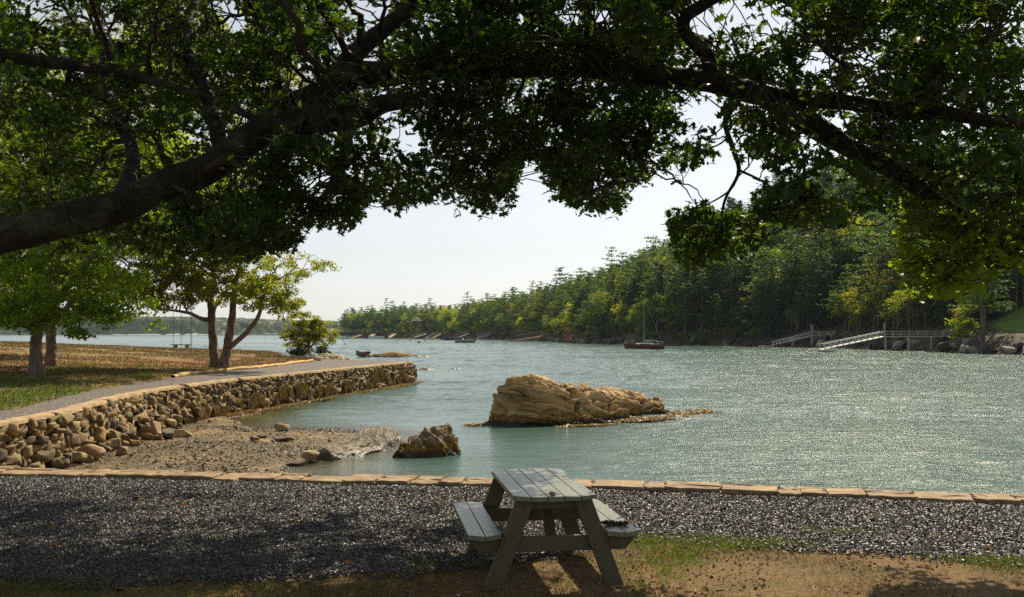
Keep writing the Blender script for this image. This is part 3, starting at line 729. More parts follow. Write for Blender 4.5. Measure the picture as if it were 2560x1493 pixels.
tag(slab, 'smooth pale grey streaked slab half on the shingle and half in the water', 'rock')
weed = ridge_rock('rock', (-3.3, 26.95), (-1.62, 28.2), [(0, .1), (.15, .35), (.35, .50), (.6, .80), (.85, .90), (.96, .55), (1, 0)], [(0, .2), (.2, .7), (.6, 1.0), (.9, .75), (1, .3)], [(0, .3), (.5, .8), (1, .4)], M['weedrock'], strata=.07, dip=(.5, .7, .7), freq=2.6, seed=23, res=(260, 170), rough=.17, power=1.7, bottom=-.4, slope=1.7, crack=.05)
tag(weed, 'dark jagged rock draped with orange brown seaweed, right of the pale slab', 'rock')

def boulder_mesh(name, size, seed, material, flat=False):
    import bmesh
    bm = bmesh.new(); bmesh.ops.create_icosphere(bm, subdivisions=4, radius=1)
    v = np.array([p.co[:] for p in bm.verts]); f = np.array([[q.index for q in p.verts] for p in bm.faces]); bm.free()
    g2 = np.random.default_rng(seed)
    for q in range(16 if flat else 10):
        d = g2.normal(size=3); d /= np.linalg.norm(d); pr = v @ d; v = v - d[None] * np.clip(pr - g2.uniform(.45, .8), 0, None)[:, None]
    v = v * (1 + .12 * fbm(v * 1.6 + seed, 4, seed))[:, None] * np.array(size)
    return build(name, v, f, np.full(len(f), 3), material, smooth=not flat)
M['tanstone'] = rockmat('beach stone', [(.3, (.16, .11, .06)), (.6, (.42, .30, .16))], -3, 0, wet_z=-3)
M['darkstone'] = rockmat('dark beach stone', [(.3, (.06, .045, .03)), (.6, (.18, .13, .08))], -3, 0, wet_z=-3)
def beach_stone(px, py, size, m, label, seed, rz=0, zz=None):
    p = G(px, py, -1.40); z = max(float(beach_h(np.array([p[0]]), np.array([p[1]]))[0]), WATER)
    o = boulder_mesh('stone', size, seed, m); o.location = (p[0], p[1], z + size[2] * .55); o.rotation_euler = (0, 0, rz)
    tag(o, label, 'stone', 'loose stones lying on the shingle beach'); return o
beach_stone(704, 1087, (.30, .22, .21), M['tanstone'], 'rounded tan stone alone at the water edge of the beach', 1)
beach_stone(656, 1106, (.24, .14, .09), M['darkstone'], 'small flat dark stone, left of the long flat one on the shingle', 2)
beach_stone(638, 1113, (.16, .14, .11), M['darkstone'], 'smallest dark stone of the three lying together on the shingle', 3)
beach_stone(703, 1112, (.40, .14, .11), M['darkstone'], 'long flat dark stone shaped like a loaf on the shingle', 4)
beach_stone(776, 1150, (.32, .22, .19), M['tanstone'], 'tan stone touching the near end of the pale slab', 5)
beach_stone(744, 1158, (.32, .15, .10), M['darkstone'], 'flat dark stone in front of the pale slab at the water edge', 6, .1)
for k, (px, py, sx, sy, sz_, lab) in enumerate([(391, 1080, .26, .28, .36, 'upright tan boulder at the foot of the seawall'), (421, 1085, .32, .24, .24, 'dark square boulder beside the upright tan one under the seawall'),
        (460, 1080, .42, .26, .17, 'long low boulder at the right end of the row under the seawall'), (352, 1055, .42, .3, .25, 'tan boulder leaning on the seawall base'),
        (308, 1088, .34, .3, .2, 'rounded grey boulder at the bend of the seawall'), (228, 1135, .36, .3, .3, 'tan block at the foot of the near seawall')]):
    p = G(px, py, -1.15); z = float(beach_h(np.array([p[0]]), np.array([p[1]]))[0])
    o = boulder_mesh('boulder', (sx, sy, sz_), 40 + k, M['tanstone'] if k != 1 else M['darkstone']); o.location = (p[0], p[1], z + sz_ * .6); o.rotation_euler = (0, 0, k * 1.3)
    tag(o, lab, 'boulder', 'boulders fallen at the foot of the seawall')
# rubble apron in front of the near seawall
ap = MB(); pp = []; ssz = []
for k in range(80):
    s = rng.uniform(2, 24); x, y, nx, ny = wall_at(np.array([s])); o = abs(rng.normal(0, .42)) + .1; px_, py_ = x[0] + nx[0] * o, y[0] + ny[0] * o
    z = float(beach_h(np.array([px_]), np.array([py_]))[0]); a = rng.uniform(.07, .24) * (1.1 - .35 * min(o, 1.2))
    pp.append((px_, py_, z + max(0, .35 - .35 * o) * rng.uniform(.2, 1.6) + a * .4)); ssz.append((a, a * rng.uniform(.7, 1.3), a * rng.uniform(.6, 1)))
stones(ap, np.array(pp), rot_random(len(pp), .3), np.array(ssz), 9)
tag(ap.build('rubble', M['wallstone'], smooth=True), 'loose rubble heaped against the foot of the near seawall', 'rubble', kind='stuff')

# low ledges beyond the jetty and weedy tongues
l1 = ridge_rock('ledge', (-18.2, 76.5), (-9.2, 73.2), [(0, 1.3), (.2, 1.75), (.5, 1.6), (.75, 1.25), (.9, .8), (1, 0)], [(0, 1.0), (.5, 1.6), (1, .5)], [(0, 2), (.5, 2), (1, .6)], M['ledge'], strata=.2, dip=(.1, -.6, 1), freq=1.8, seed=31, res=(260, 90), rough=.2, power=2.2, blocks=.4)
tag(l1, 'pale whaleback ledge at the tip of the lawn behind the jetty', 'rock')
M['weedledge'] = rockmat('weed covered ledge', [(.3, (.12, .08, .02)), (.7, (.32, .22, .06))], 0, 1.0)
for k, (a, b_, h, lab) in enumerate([((-22, 138), (-12, 141), .75, 'golden weed covered ledge with a rock on it beyond the jetty'), ((-17.5, 96), (-13.5, 99), .5, 'low golden weed covered ledge nearest the small shore tree'),
        ((-9.8, 91), (-7.2, 92.5), .22, 'low weedy ledge just right of the jetty end'), ((-6.2, 92), (-4.8, 92.5), .08, 'thin weedy streak awash right of the jetty end')]):
    o = ridge_rock('ledge', a, b_, [(0, 0), (.2, h * .6), (.5, h), (.8, h * .4), (1, 0)], [(0, .3), (.5, 1.4), (1, .3)], [(0, .3), (.5, 1.4), (1, .3)], M['weedledge'], strata=.06, seed=50 + k, res=(90, 40), rough=.1, bottom=-.2, power=2)
    tag(o, lab, 'ledge', 'weedy ledges beyond the jetty')
o = boulder_mesh('boulder', (1.5, 1.1, .75), 77, M['darkstone']); o.location = ((907 - HX) / F * 139, 138.6, WATER + .45)
tag(o, 'dark boulder sitting on the weed covered ledge beyond the jetty', 'boulder')

# seaweed: hanging strands on the jetty wall, and floating mats
M['weed'] = leafmat('rockweed', (.12, .065, .008), (.25, .15, .018), (.28, .17, .02), .3, spec=.6)
sw = MB(); n = 9000; s = rng.uniform(20, LEN, n); gate = fbm(np.stack([s * .8, 0 * s, 0 * s], 1), 3, 61); k_ = fbm(np.stack([s * 2.1, 0 * s, 0 * s], 1), 2, 62) > -.22; s, gate = s[k_], gate[k_]; n = len(s)
z0 = np.interp(s, [20, 26, 32, LEN], [-1.25, -1.18, -1.0, -.92]) + .75 * gate + rng.normal(0, .12, n); x, y, nx, ny = wall_at(s)
o = .19 + .09 * (-z0) + rng.uniform(-.02, .07, n)
p0 = np.stack([x + nx * o, y + ny * o, z0], 1); ln = rng.uniform(.08, .30, n)
tv = np.array([[-.5, 0, 0], [.5, 0, 0], [.35, .25, -.55], [-.25, .3, -.5], [.0, .35, -1.0]]); tf = [[0, 1, 2, 3], [3, 2, 4]]
th = np.arctan2(-nx, ny) + np.pi / 2 * 0 + rng.normal(0, .5, n); th = np.arctan2(ny, nx) - np.pi / 2 + rng.normal(0, .5, n)
c_, s_ = np.cos(th), np.sin(th); Z = np.zeros(n); O = np.ones(n); Rm = np.stack([c_, -s_, Z, s_, c_, Z, Z, Z, O], 1).reshape(n, 3, 3)
v_, f_ = scatter(tv, np.array([[0, 1, 2, 3]]), p0, Rm, np.stack([rng.uniform(.03, .08, n), ln * .3, ln], 1))
sw.add(v_, f_); f2 = (np.array([[3, 2, 4]])[None] + (np.arange(n) * 5)[:, None, None]).reshape(-1, 3); sw.add(v_, f2)
tag(sw.build('seaweed', M['weed']), 'brown rockweed hanging in tufts along the lower seawall', 'seaweed', kind='stuff')
fl = MB()
def mat_weed(cx, cy, lx, ly, ang, n, z=.0):
    t = rng.normal(0, .45, (n, 2)); t = t[(np.abs(t) < 1.1).all(1)]; n = len(t)
    x = cx + np.cos(ang) * t[:, 0] * lx - np.sin(ang) * t[:, 1] * ly; y = cy + np.sin(ang) * t[:, 0] * lx + np.cos(ang) * t[:, 1] * ly
    v, f = scatter(LEAF_V, LEAF_F, np.stack([x, y, WATER + .012 + np.abs(rng.normal(0, .02, n)) + z], 1), rot_random(n, .18), np.stack([rng.uniform(.08, .2, n), rng.uniform(.1, .3, n), np.full(n, .2)], 1)); fl.add(v, f)
mat_weed(7.9, 42.1, 1.3, .8, .75, 1500); mat_weed(5.5, 38.9, 2.4, .7, .62, 2000); mat_weed(2.8, 35.9, 1.2, .3, .4, 500); mat_weed(-1.3, 36.2, .5, .3, .4, 300)
s = rng.uniform(26, LEN, 5000); x, y, nx, ny = wall_at(s); o = .36 + np.abs(rng.normal(0, .2, 5000))
v, f = scatter(LEAF_V, LEAF_F, np.stack([x + nx * o, y + ny * o, np.maximum(WATER, beach_h(x + nx * o, y + ny * o)) + .015 + rng.uniform(0, .05, 5000)], 1), rot_random(5000, .3), np.stack([rng.uniform(.05, .14, 5000), rng.uniform(.1, .3, 5000), np.full(5000, .2)], 1)); fl.add(v, f)
tag(fl.build('floating_seaweed', M['weed']), 'golden seaweed floating on the water around the big boulder and seawall', 'seaweed', kind='stuff')
# tufts of weed growing on rocks: rock surfaces sampled
def weed_on(o, n, zlo, zhi, seed, size=(.10, .22), px_min=-1e9):
    me = o.data; co = np.zeros(len(me.vertices) * 3); me.vertices.foreach_get('co', co); co = co.reshape(-1, 3); nr = np.zeros(len(co) * 3); me.vertices.foreach_get('normal', nr); nr = nr.reshape(-1, 3)
    nz = fbm(co * 1.1, 3, seed); k = np.where((co[:, 2] > zlo) & (co[:, 2] < zhi + .30 * nz) & (nz > -.25))[0]
    k = rng.choice(k, min(n, len(k)), replace=False); return co[k] + nr[k] * .03
wt = MB()
for o, n, zl, zh in ((big, 5200, WATER - .02, -1.05), (weed, 5200, WATER + .05, -.75), (slab, 0, 0, 0)):
    if not n: continue
    p = weed_on(o, n, zl, zh, 71); q = len(p)
    v, f = scatter(LEAF_V, LEAF_F, p, rot_random(q, .6), np.stack([rng.uniform(.05, .11, q), rng.uniform(.08, .2, q), np.full(q, .2)], 1)); wt.add(v, f)
tag(wt.build('rockweed', M['weed']), 'brown rockweed clinging to the lower faces of the boulder and the jagged rock', 'seaweed', kind='stuff')
# ================================================================== FOREGROUND OAK
import bisect
LOWER = [(-600, 760), (0, 720), (200, 650), (330, 640), (430, 665), (500, 640), (570, 672), (620, 650), (700, 650), (745, 625), (765, 585), (850, 592), (905, 575), (914, 520), (955, 505), (972, 540), (1003, 542), (1018, 515), (1050, 514), (1100, 517), (1170, 529), (1216, 554), (1263, 557), (1286, 532), (1298, 457), (1318, 415), (1350, 430), (1362, 478), (1422, 533), (1503, 559), (1554, 549), (1574, 488), (1635, 467), (1652, 500), (1672, 610), (1716, 685), (1788, 675), (1839, 655), (1890, 625), (1940, 600), (2042, 574), (2118, 584), (2160, 545), (2250, 530), (2400, 570), (2560, 610), (3000, 660)]
HOLES = [(786, 456, 42, 30), (1024, 352, 36, 36), (1700, 474, 50, 26), (1836, 440, 96, 50), (1800, 500, 60, 22), (2088, 458, 52, 40), (1783, 58, 58, 30), (578, 36, 26, 46), (735, 196, 26, 26), (1500, 40, 26, 30), (2075, 300, 34, 14), (1960, 46, 40, 22), (2040, 150, 26, 40), (860, 545, 0, 0), (1310, 60, 14, 20), (1905, 120, 30, 14)]
def leaf_ok(p, jit=13):
    px, py = project(p); low = np.interp(px, *zip(*LOWER)); j = rng.normal(0, jit, len(px)) + 30 * fbm(np.stack([px, py, 0 * px], -1) / 28, 3, 3)
    ok = py < low + j - 8
    for hx, hy, ax, ay in HOLES:
        if ax: ok &= ((px - hx + j) / ax) ** 2 + ((py - hy + j) / ay) ** 2 > 1
    return ok | (p[:, 1] < .5)
oak = empty('oak_tree', (-6.9, 9.3, 0), 'huge oak leaning in from the left, its dark limbs arching over the whole view', 'tree')
def limb(mb, pts, radii, n=60, sides=14, knob=.12):
    q = smooth_path([P(*p) if len(p) == 3 else p[1:] for p in pts], n); rr = np.interp(np.linspace(0, 1, n), np.linspace(0, 1, len(radii)), radii)
    q = q + .35 * rr[:, None] * np.stack([fbm(q * 1.9 + k * 9, 2, 80 + k) for k in range(3)], 1)
    v, f = tubes_np(q[None], rr[None], sides); c = np.repeat(q, sides, 0); d = v - c
    v = c + d * (1 + knob * 2 * fbm(v * 3.0, 4, 15))[:, None]; mb.add(v, f); return q, rr
tr_ = MB(); SK = []; SR = []
def lim(*a, **k):
    q, r = limb(tr_, *a, **k); SK.append(q); SR.append(r)
lim([(0, -6.9, 9.3, -.2), (0, -6.85, 9.3, .5), (0, -6.7, 9.3, 1.5), (0, -6.3, 9.3, 2.1), (-160, 640, 9.3), (60, 585, 9.5), (330, 503, 9.9), (560, 395, 10.2), (700, 300, 10.4), (830, 220, 10.5), (1000, 180, 10.4), (1220, 165, 10.2), (1430, 165, 10.0), (1600, 185, 9.8), (1760, 205, 9.6), (1930, 250, 9.4)],
    [.62, .5, .42, .36, .215, .178, .17, .17, .158, .15, .135,   .13, .12, .11, .11, .11], n=170, sides=20)
lim([(700, 310, 10.35), (790, 300, 10.2), (880, 288, 10.1), (960, 262, 10.0), (1080, 250, 9.8), (1200, 270, 9.6)], [.16, .15, .13, .10, .06, .03], n=50)
lim([(1900, 243, 9.45), (2040, 248, 9.3), (2200, 268, 9.1), (2360, 285, 9.0), (2560, 312, 8.9), (2760, 330, 8.7)], [.09, .08, .072, .065, .055, .04], n=60)
lim([(1905, 248, 9.45), (2000, 300, 9.4), (2110, 360, 9.3), (2240, 430, 9.2), (2350, 510, 9.1), (2460, 560, 9.0), (2640, 610, 8.8)], [.115, .11, .10, .085, .068, .05, .03], n=60)
lim([(1775, 200, 9.6), (1765, 140, 9.55), (1712, 85, 9.5), (1712, 40, 9.4), (1770, 5, 9.3), (1840, -40, 9.1), (1900, -160, 8.9)], [.085, .075, .07, .065, .06, .05, .04], n=50)
lim([(1850, -60, 9.0), (1960, -5, 9.0), (2030, 50, 9.0), (2060, 120, 8.9), (2115, 168, 8.8)], [.05, .045, .035, .025, .012], n=30)
lim([(-200, 60, 9.8), (0, 140, 10.0), (250, 172, 10.2), (430, 215, 10.4), (560, 262, 10.5), (660, 310, 10.4)], [.08, .07, .06, .05, .045, .045], n=50)
lim([(820, 215, 10.5), (900, 120, 10.8), (1010, 30, 11.2), (1100, -120, 11.6), (1250, -420, 12.0)], [.12, .10, .09, .08, .06], n=40)
lim([(1250, 165, 10.2), (1330, 60, 10.6), (1450, -60, 11), (1600, -350, 11.5)], [.08, .07, .06, .05], n=40)
lim([(560, 395, 10.2), (520, 250, 11.2), (470, 120, 12.2), (500, -60, 13.2), (560, -300, 14.5)], [.09, .08, .065, .055, .04], n=40)
lim([(300, 500, 9.9), (330, 380, 11.5), (270, 230, 13.0), (250, 60, 14.5)], [.09, .08, .06, .04], n=30)
lim([(1830, 250, 9.5), (1814, 310, 9.4), (1832, 370, 9.3), (1847, 430, 9.2), (1812, 500, 9.1), (1795, 580, 9.0), (1770, 640, 8.9)], [.03, .028, .024, .02, .014, .01, .006], n=30, sides=6)
lim([(1845, 425, 9.2), (1900, 450, 9.15), (1960, 485, 9.1), (2060, 520, 9.0)], [.014, .011, .009, .006], n=20, sides=5)
lim([(1846, 430, 9.2), (1830, 470, 9.1), (1790, 500, 9.05), (1745, 520, 9.0)], [.012, .010, .008, .005], n=20, sides=5)
lim([(2400, 540, 9.1), (2420, 600, 9.0), (2390, 660, 8.9), (2410, 720, 8.8)], [.03, .025, .015, .006], n=20, sides=5)
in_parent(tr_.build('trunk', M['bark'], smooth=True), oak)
SK = np.concatenate(SK); SR = np.concatenate(SR)

# sprays of leaves: centres fill the crown's volume, low edge hangs unevenly
def sample_sprays(n, px0, px1, py0, py1, dlo, dhi, thr=-.35, seed=0):
    out = []
    while len(out) < n:
        px = rng.uniform(px0, px1, 4000); py = rng.uniform(py0, py1, 4000); d = rng.uniform(dlo, dhi, 4000)
        p = np.stack([(px - HX) / F * d, d, H - (py - HY) / F * d], 1)
        low = np.interp(px, *zip(*LOWER))
        ok = (py < low - 22) & (fbm(p * .75, 3, 90 + seed) > thr)
        for hx, hy, ax, ay in HOLES:
            if ax: ok &= ((px - hx) / (ax + 14)) ** 2 + ((py - hy) / (ay + 14)) ** 2 > 1
        out += list(p[ok])
    return np.array(out[:n])
def keep_limb(p, f=.9):                  # the big limbs stay in sight: few leaves hang in front of them
    px, py = project(p); t = SKV; lx, ly = project(t); keep = np.ones(len(p), bool)
    for a in range(0, len(p), 4000):
        d2 = (px[a:a + 4000, None] - lx[None]) ** 2 + (py[a:a + 4000, None] - ly[None]) ** 2; j = d2.argmin(1)
        keep[a:a + 4000] = ~((np.sqrt(d2.min(1)) < SRV[j] * F / t[j, 1] * 1.05 + 4) & (p[a:a + 4000, 1] < t[j, 1]) & (rng.random(len(j)) < f))
    return keep
vis = (SK[:, 1] > 5) & (SR > .055) & (np.abs(SK[:, 0] / SK[:, 1]) < .6); vx, vy = project(SK); vis &= (vx < 960) | (vx > 1480); SKV, SRV = SK[vis], SR[vis]
sp = np.concatenate([
    sample_sprays(330, -150, 800, -120, 700, 9.0, 15.5, -.05, 1),      # left, loose
    sample_sprays(330, -150, 760, -120, 330, 10.5, 16.5, -.25, 7),      # upper left, behind the limb
    sample_sprays(500, 650, 1650, -120, 560, 9.0, 16.0, -.12, 6),      # over the middle, deep
    sample_sprays(330, 700, 1700, -120, 560, 8.6, 12.0, -.2, 2),
    sample_sprays(430, 1560, 2720, -150, 690, 7.4, 10.4, -.02, 3),      # right side, nearer
    sample_sprays(60, 2250, 2650, -140, 160, 7.6, 10.0, -.6, 8),
    sample_sprays(34, 1640, 2200, 470, 690, 8.2, 10.2, -.1, 4),
    sample_sprays(55, 300, 1000, 480, 700, 8.6, 11.5, -.2, 5),
])
# parts of the crown above the picture, which shade it and the yard
hi = []
while len(hi) < 430:
    x = rng.uniform(-12, 9, 3000); y = rng.uniform(5.5, 19, 3000); z = rng.uniform(5.2, 10.5, 3000); p = np.stack([x, y, z], 1)
    g0x, g0y = x - z * SUN[0] / SUN[2], y - z * SUN[1] / SUN[2]            # where its shadow falls
    sunny = ((x > 2.5) & (g0y > 4.6)) | (g0x > .6) & (g0y > 8.0) | (g0y > 14.0) & (g0x > -11)
    ok = ((z - H) / y * F > HY + 30) & (fbm(p * .36, 2, 77) > .10) & ~sunny & (((x + 1.5) / 10.5) ** 2 + ((y - 11.5) / 8) ** 2 + ((z - 5) / 6) ** 2 < 1)
    hi += list(p[ok])
hi = np.array(hi[:430])
print('sprays', len(sp), len(hi))
allsp = np.concatenate([sp, hi])
# secondary branches carry groups of sprays
k = 150; sec = allsp[rng.choice(len(allsp), k, replace=False)]
def connect(mb, targets, skel, srad, r0, r1, sides=4, K=9, sag=.12, maxr=.6, back=.35):
    cs, rs = [], []
    for t in targets:
        d = np.linalg.norm(skel - t, axis=1); j = int(np.argmin(d + rng.uniform(0, .25, len(d)))); a = skel[j]; Ld = d[j]
        if Ld < .05: continue
        u = np.linspace(0, 1, K)[:, None]; mid = (a + t) / 2 + rng.normal(0, .16, 3) * Ld + np.array([0, 0, sag * Ld])
        c = (1 - u) ** 2 * a + 2 * u * (1 - u) * mid + u ** 2 * t; c[1:-1] += rng.normal(0, .018 * Ld, (K - 2, 3))
        cs.append(c); ra = min(r0, srad[j] * maxr); rs.append(ra + (r1 - ra) * u[:, 0] ** .8)
    cs = np.array(cs); rs = np.array(rs); mb.tubes(cs, rs, sides); return cs.reshape(-1, 3), rs.reshape(-1)
br = MB(); c1, r1 = connect(br, sec, SK, SR, .05, .014, 6, 14)
SK2 = np.concatenate([SK[::2], c1]); SR2 = np.concatenate([SR[::2], r1])
qx, qy = project(allsp); kk = ~((qx > 1620) & (qx < 2220) & (qy > 440) & (qy < 700) & (allsp[:, 1] > 5)) | (rng.random(len(allsp)) < .3)
c2, r2 = connect(br, allsp[kk], SK2, SR2, .014, .004, 4, 8)
in_parent(br.build('branches', M['twig'], smooth=True), oak)
def spray_leaves(centres, per, rad, size, tilt=.75, droop=.25):
    n = len(centres) * per; c = np.repeat(centres, per, 0)
    d = rng.normal(0, 1, (n, 3)); d /= np.linalg.norm(d, axis=1, keepdims=True); d *= (rng.uniform(0, 1, n) ** .5)[:, None] * np.repeat(rng.uniform(.75, 1.25, len(centres)), per)[:, None]
    d[:, 2] *= .55; p = c + d * rad; p[:, 2] -= droop * rad * (d[:, 0] ** 2 + d[:, 1] ** 2)
    return p, size * rng.uniform(.65, 1.25, n)
cr = MB()
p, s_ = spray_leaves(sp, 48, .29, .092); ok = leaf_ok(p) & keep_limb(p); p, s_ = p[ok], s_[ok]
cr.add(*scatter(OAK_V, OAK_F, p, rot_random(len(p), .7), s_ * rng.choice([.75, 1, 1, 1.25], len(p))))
p, s_ = spray_leaves(hi, 46, .50, .13)
cr.add(*scatter(OAK_V, OAK_F, p, rot_random(len(p), .7), s_))
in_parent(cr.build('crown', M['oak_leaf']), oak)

# ---- bright maple boughs reaching in at the right
maple = empty('maple_tree', (10.8, 10.0, 0), 'maple with glowing yellow green leaves reaching in at the right edge', 'tree')
tm = MB(); q, rr = limb(tm, [(0, 10.8, 10.0, -.1), (0, 10.7, 10.1, 1.4), (0, 9.6, 9.9, 2.5), (0, 8.0, 9.8, 3.0), (0, 6.4, 9.7, 3.1), (0, 4.9, 9.6, 2.85)], [.2, .16, .12, .08, .05, .02], n=50, sides=10)
cm = []
while len(cm) < 130:
    px = rng.uniform(2240, 2680); py = rng.uniform(520, 745); d = rng.uniform(8.6, 10.4); lo = np.interp(px, [2240, 2290, 2400, 2500, 2680], [640, 745, 720, 650, 640]); 
    if py < lo and ((px - 2290) / 90) ** 2 + ((py - 600) / 60) ** 2 > .2: cm.append(P(px, py, d))
cm = np.array(cm); connect(tm, cm, q, rr, .03, .004, 4, 9, sag=-.02)
in_parent(tm.build('trunk', M['bark'], smooth=True), maple)
p, s_ = spray_leaves(cm, 26, .26, .095); px, py = project(p); ok = (px > 2250 + rng.normal(0, 12, len(px))); p, s_ = p[ok], s_[ok]
in_parent(MB().add(*scatter(OAK_V * np.array([1.35, 1, 1]), OAK_F, p, rot_random(len(p), .6), s_)).build('crown', M['maple_leaf']), maple)

# ================================================================== TREES ON THE LAWN
def blob_points(ells, n, shell=.55):
    out = []; w = np.array([e[3] * e[4] * e[5] for e in ells]) ** .8; w /= w.sum()
    for e, m_ in zip(ells, rng.multinomial(n, w)):
        d = rng.normal(size=(m_, 3)); d /= np.linalg.norm(d, axis=1, keepdims=True); r = (shell + (1 - shell) * rng.uniform(0, 1, m_)) * rng.uniform(.75, 1.08, m_)
        out.append(np.array(e[:3]) + d * r[:, None] * np.array(e[3:6]))
    return np.concatenate(out)
def lawn_tree(root, limbs, ells, nclus, per, rad, size, leaf, bark=M['bark2'], zmin=None):
    tm = MB(); sk, sr = [], []
    for pts, radii in limbs:
        q, rr = limb(tm, [(0, *p) for p in pts], radii, n=40, sides=10, knob=.10); sk.append(q); sr.append(rr)
    sk = np.concatenate(sk); sr = np.concatenate(sr)
    c = blob_points(ells, nclus); c = c[fbm(c * .42, 3, 7) > -.32]
    if zmin: c = c[c[:, 2] > zmin(c)]
    a, b_ = connect(tm, c[rng.choice(len(c), min(60, len(c)), replace=False)], sk, sr, .10, .03, 5, 10)
    connect(tm, c[::2], np.concatenate([sk, a]), np.concatenate([sr, b_]), .03, .01, 3, 7)
    in_parent(tm.build('trunk', bark, smooth=True), root)
    p, s_ = spray_leaves(c, per, rad, size)
    in_parent(MB().add(*scatter(LEAF_V, LEAF_F, p, rot_random(len(p), .8), s_)).build('crown', leaf), root)
def gz(x, y): return float(land_h(np.array([x]), np.array([y]))[0])
# twin trunked tree
tx, ty = -16.35, 53.0; z0 = gz(tx, ty)
def Q(px, py, d): return tuple(P(px, py, d))
t = empty('twin_trunk_tree', (tx, ty, z0), 'twin trunked tree with yellow green crown on the brown needle litter beside the path', 'tree')
lawn_tree(t, [([Q(536, 918, 54), Q(534, 880, 54), Q(531, 830, 54), Q(528, 770, 54), Q(532, 700, 54), Q(545, 620, 54), Q(560, 520, 54.5)], [.36, .26, .23, .21, .17, .12, .05]),
              ([Q(560, 924, 53.4), Q(566, 880, 53.5), Q(576, 830, 53.5), Q(582, 770, 53.5), Q(590, 700, 53.2), Q(615, 620, 53)], [.34, .26, .23, .18, .13, .06]),
              ([Q(573, 868, 53.4), Q(600, 848, 53.2), Q(632, 815, 53), Q(650, 780, 52.5), Q(665, 720, 52)], [.17, .14, .13, .10, .06]),
              ([Q(528, 800, 54), Q(515, 800, 53.8), Q(500, 795, 53.5), Q(470, 783, 53), Q(425, 776, 52.5), Q(370, 770, 52)], [.14, .12, .11, .09, .06, .03]),
              ([Q(535, 770, 54), Q(560, 735, 55), Q(600, 690, 56)], [.12, .10, .05])],
          [(-17.0, 53, 7.0, 3.9, 3.4, 2.7), (-14.4, 52.5, 5.6, 2.6, 3, 2.0), (-13.0, 52, 4.3, 1.8, 2.2, 1.5), (-19.0, 52.5, 4.9, 2.8, 3, 1.7), (-16.2, 53, 9.2, 2.8, 3, 2.2), (-11.0, 51, 5.6, 1.5, 1.4, .7), (-15.6, 53, 4.4, 2.8, 2.4, 1.0), (-18.6, 52.5, 4.4, 2.6, 2.5, 1.2), (-12.6, 52, 3.8, 1.7, 1.8, 1.1), (-18.6, 52, 7.6, 2.6, 2.4, 1.8)],
          1000, 50, .40, .17, M['shore_leaf'], zmin=lambda c: np.interp(c[:, 0], [-21, -18.5, -17, -15.5, -13.5, -12], [2.9, 3.1, 3.6, 3.6, 3.2, 2.6]))
# tall pair at the left
for (px, py, lab, sd) in ((92, 940, 'leafy tree with low bright green boughs, the nearer trunk at far left', 0), (128, 921, 'darker tree close behind the near one at far left', 1)):
    p0 = G(px, py, .12); x, y = p0[0], p0[1]; z0 = gz(x, y)
    t = empty('tree', (x, y, z0), lab, 'tree', 'trees at the left of the lawn')
    e = [(x + 1.5, y - .5, 6.2, 4.2, 3.6, 3.0), (x + .4, y, 10.5, 4.6, 4, 3.6), (x + 4.4, y, 8.6, 3.6, 3.5, 3.0), (x + 2.4, y - 2.5, 3.7, 3.5, 2.0, 1.7), (x - 1.8, y - 1, 4.2, 3.4, 2.4, 2.0), (x + 3.6, y, 12.5, 4, 3.4, 3.0), (x + 6.8, y + 1.5, 8.6, 3.2, 3.4, 2.2), (x + 5.5, y - 3, 6.2, 2.4, 2.4, 1.3), (x + 4.7, y - 2.4, 3.5, 2.2, 1.6, 1.3), (x + 2.5, y - 2.5, 2.9, 2.8, 1.7, 1.3), (x - 3, y - 1, 3.0, 2.6, 2, 1.3), (x + 1.0, y - 3.0, 3.0, 2.2, 1.4, 1.0)] if sd == 0 else \
        [(x + 2, y, 12, 5.5, 5, 4), (x + 6.5, y + 1, 10.0, 4.5, 4, 3.4), (x + 3, y + 1, 6.0, 4.4, 4, 2.4), (x - 3, y, 8, 5, 4, 4), (x + 8.5, y + 1, 13.0, 3.6, 3, 2.6), (x + 1, y, 16.5, 6, 4, 3.2), (x + 8, y, 17.0, 5.5, 4, 3.0), (x + 13, y + 2, 15.0, 3.6, 3, 2.6)]
    lawn_tree(t, [([(x, y, z0 - .2), (x - .02, y, z0 + 1), (x + .05, y, 3), (x + .3, y, 6), (x + .8, y, 10)], [.42, .26, .22, .17, .06]),
                  ([(x + .05, y, 2.4), (x + 1.6, y - .6, 4), (x + 3.4, y - .8, 6), (x + 5, y, 8)], [.17, .14, .1, .04]),
                  ([(x + .05, y, 2.0), (x - 1.6, y - .8, 3.3), (x - 3.4, y - 1.2, 4.6)], [.14, .1, .04])],
              e, 1250 if sd == 0 else 1500, 46, .6 if sd else .52, .21, M['green_leaf'] if sd == 0 else M['shore_leaf'])
x, y = -34, 62; t = empty('tree', (x, y, gz(x, y)), 'big leafy tree filling the back of the lawn at far left', 'tree', 'trees at the left of the lawn')
lawn_tree(t, [([(x, y, 0), (x, y, 4), (x + .5, y, 9)], [.5, .4, .2])], [(x + 2, y, 9, 7, 5, 6), (x - 2, y, 5, 6, 5, 3.5), (x + 5, y, 14, 6, 5, 4), (x + 5.5, y, 4.6, 3.6, 3, 2.4)], 1000, 44, .8, .27, M['green_leaf'])
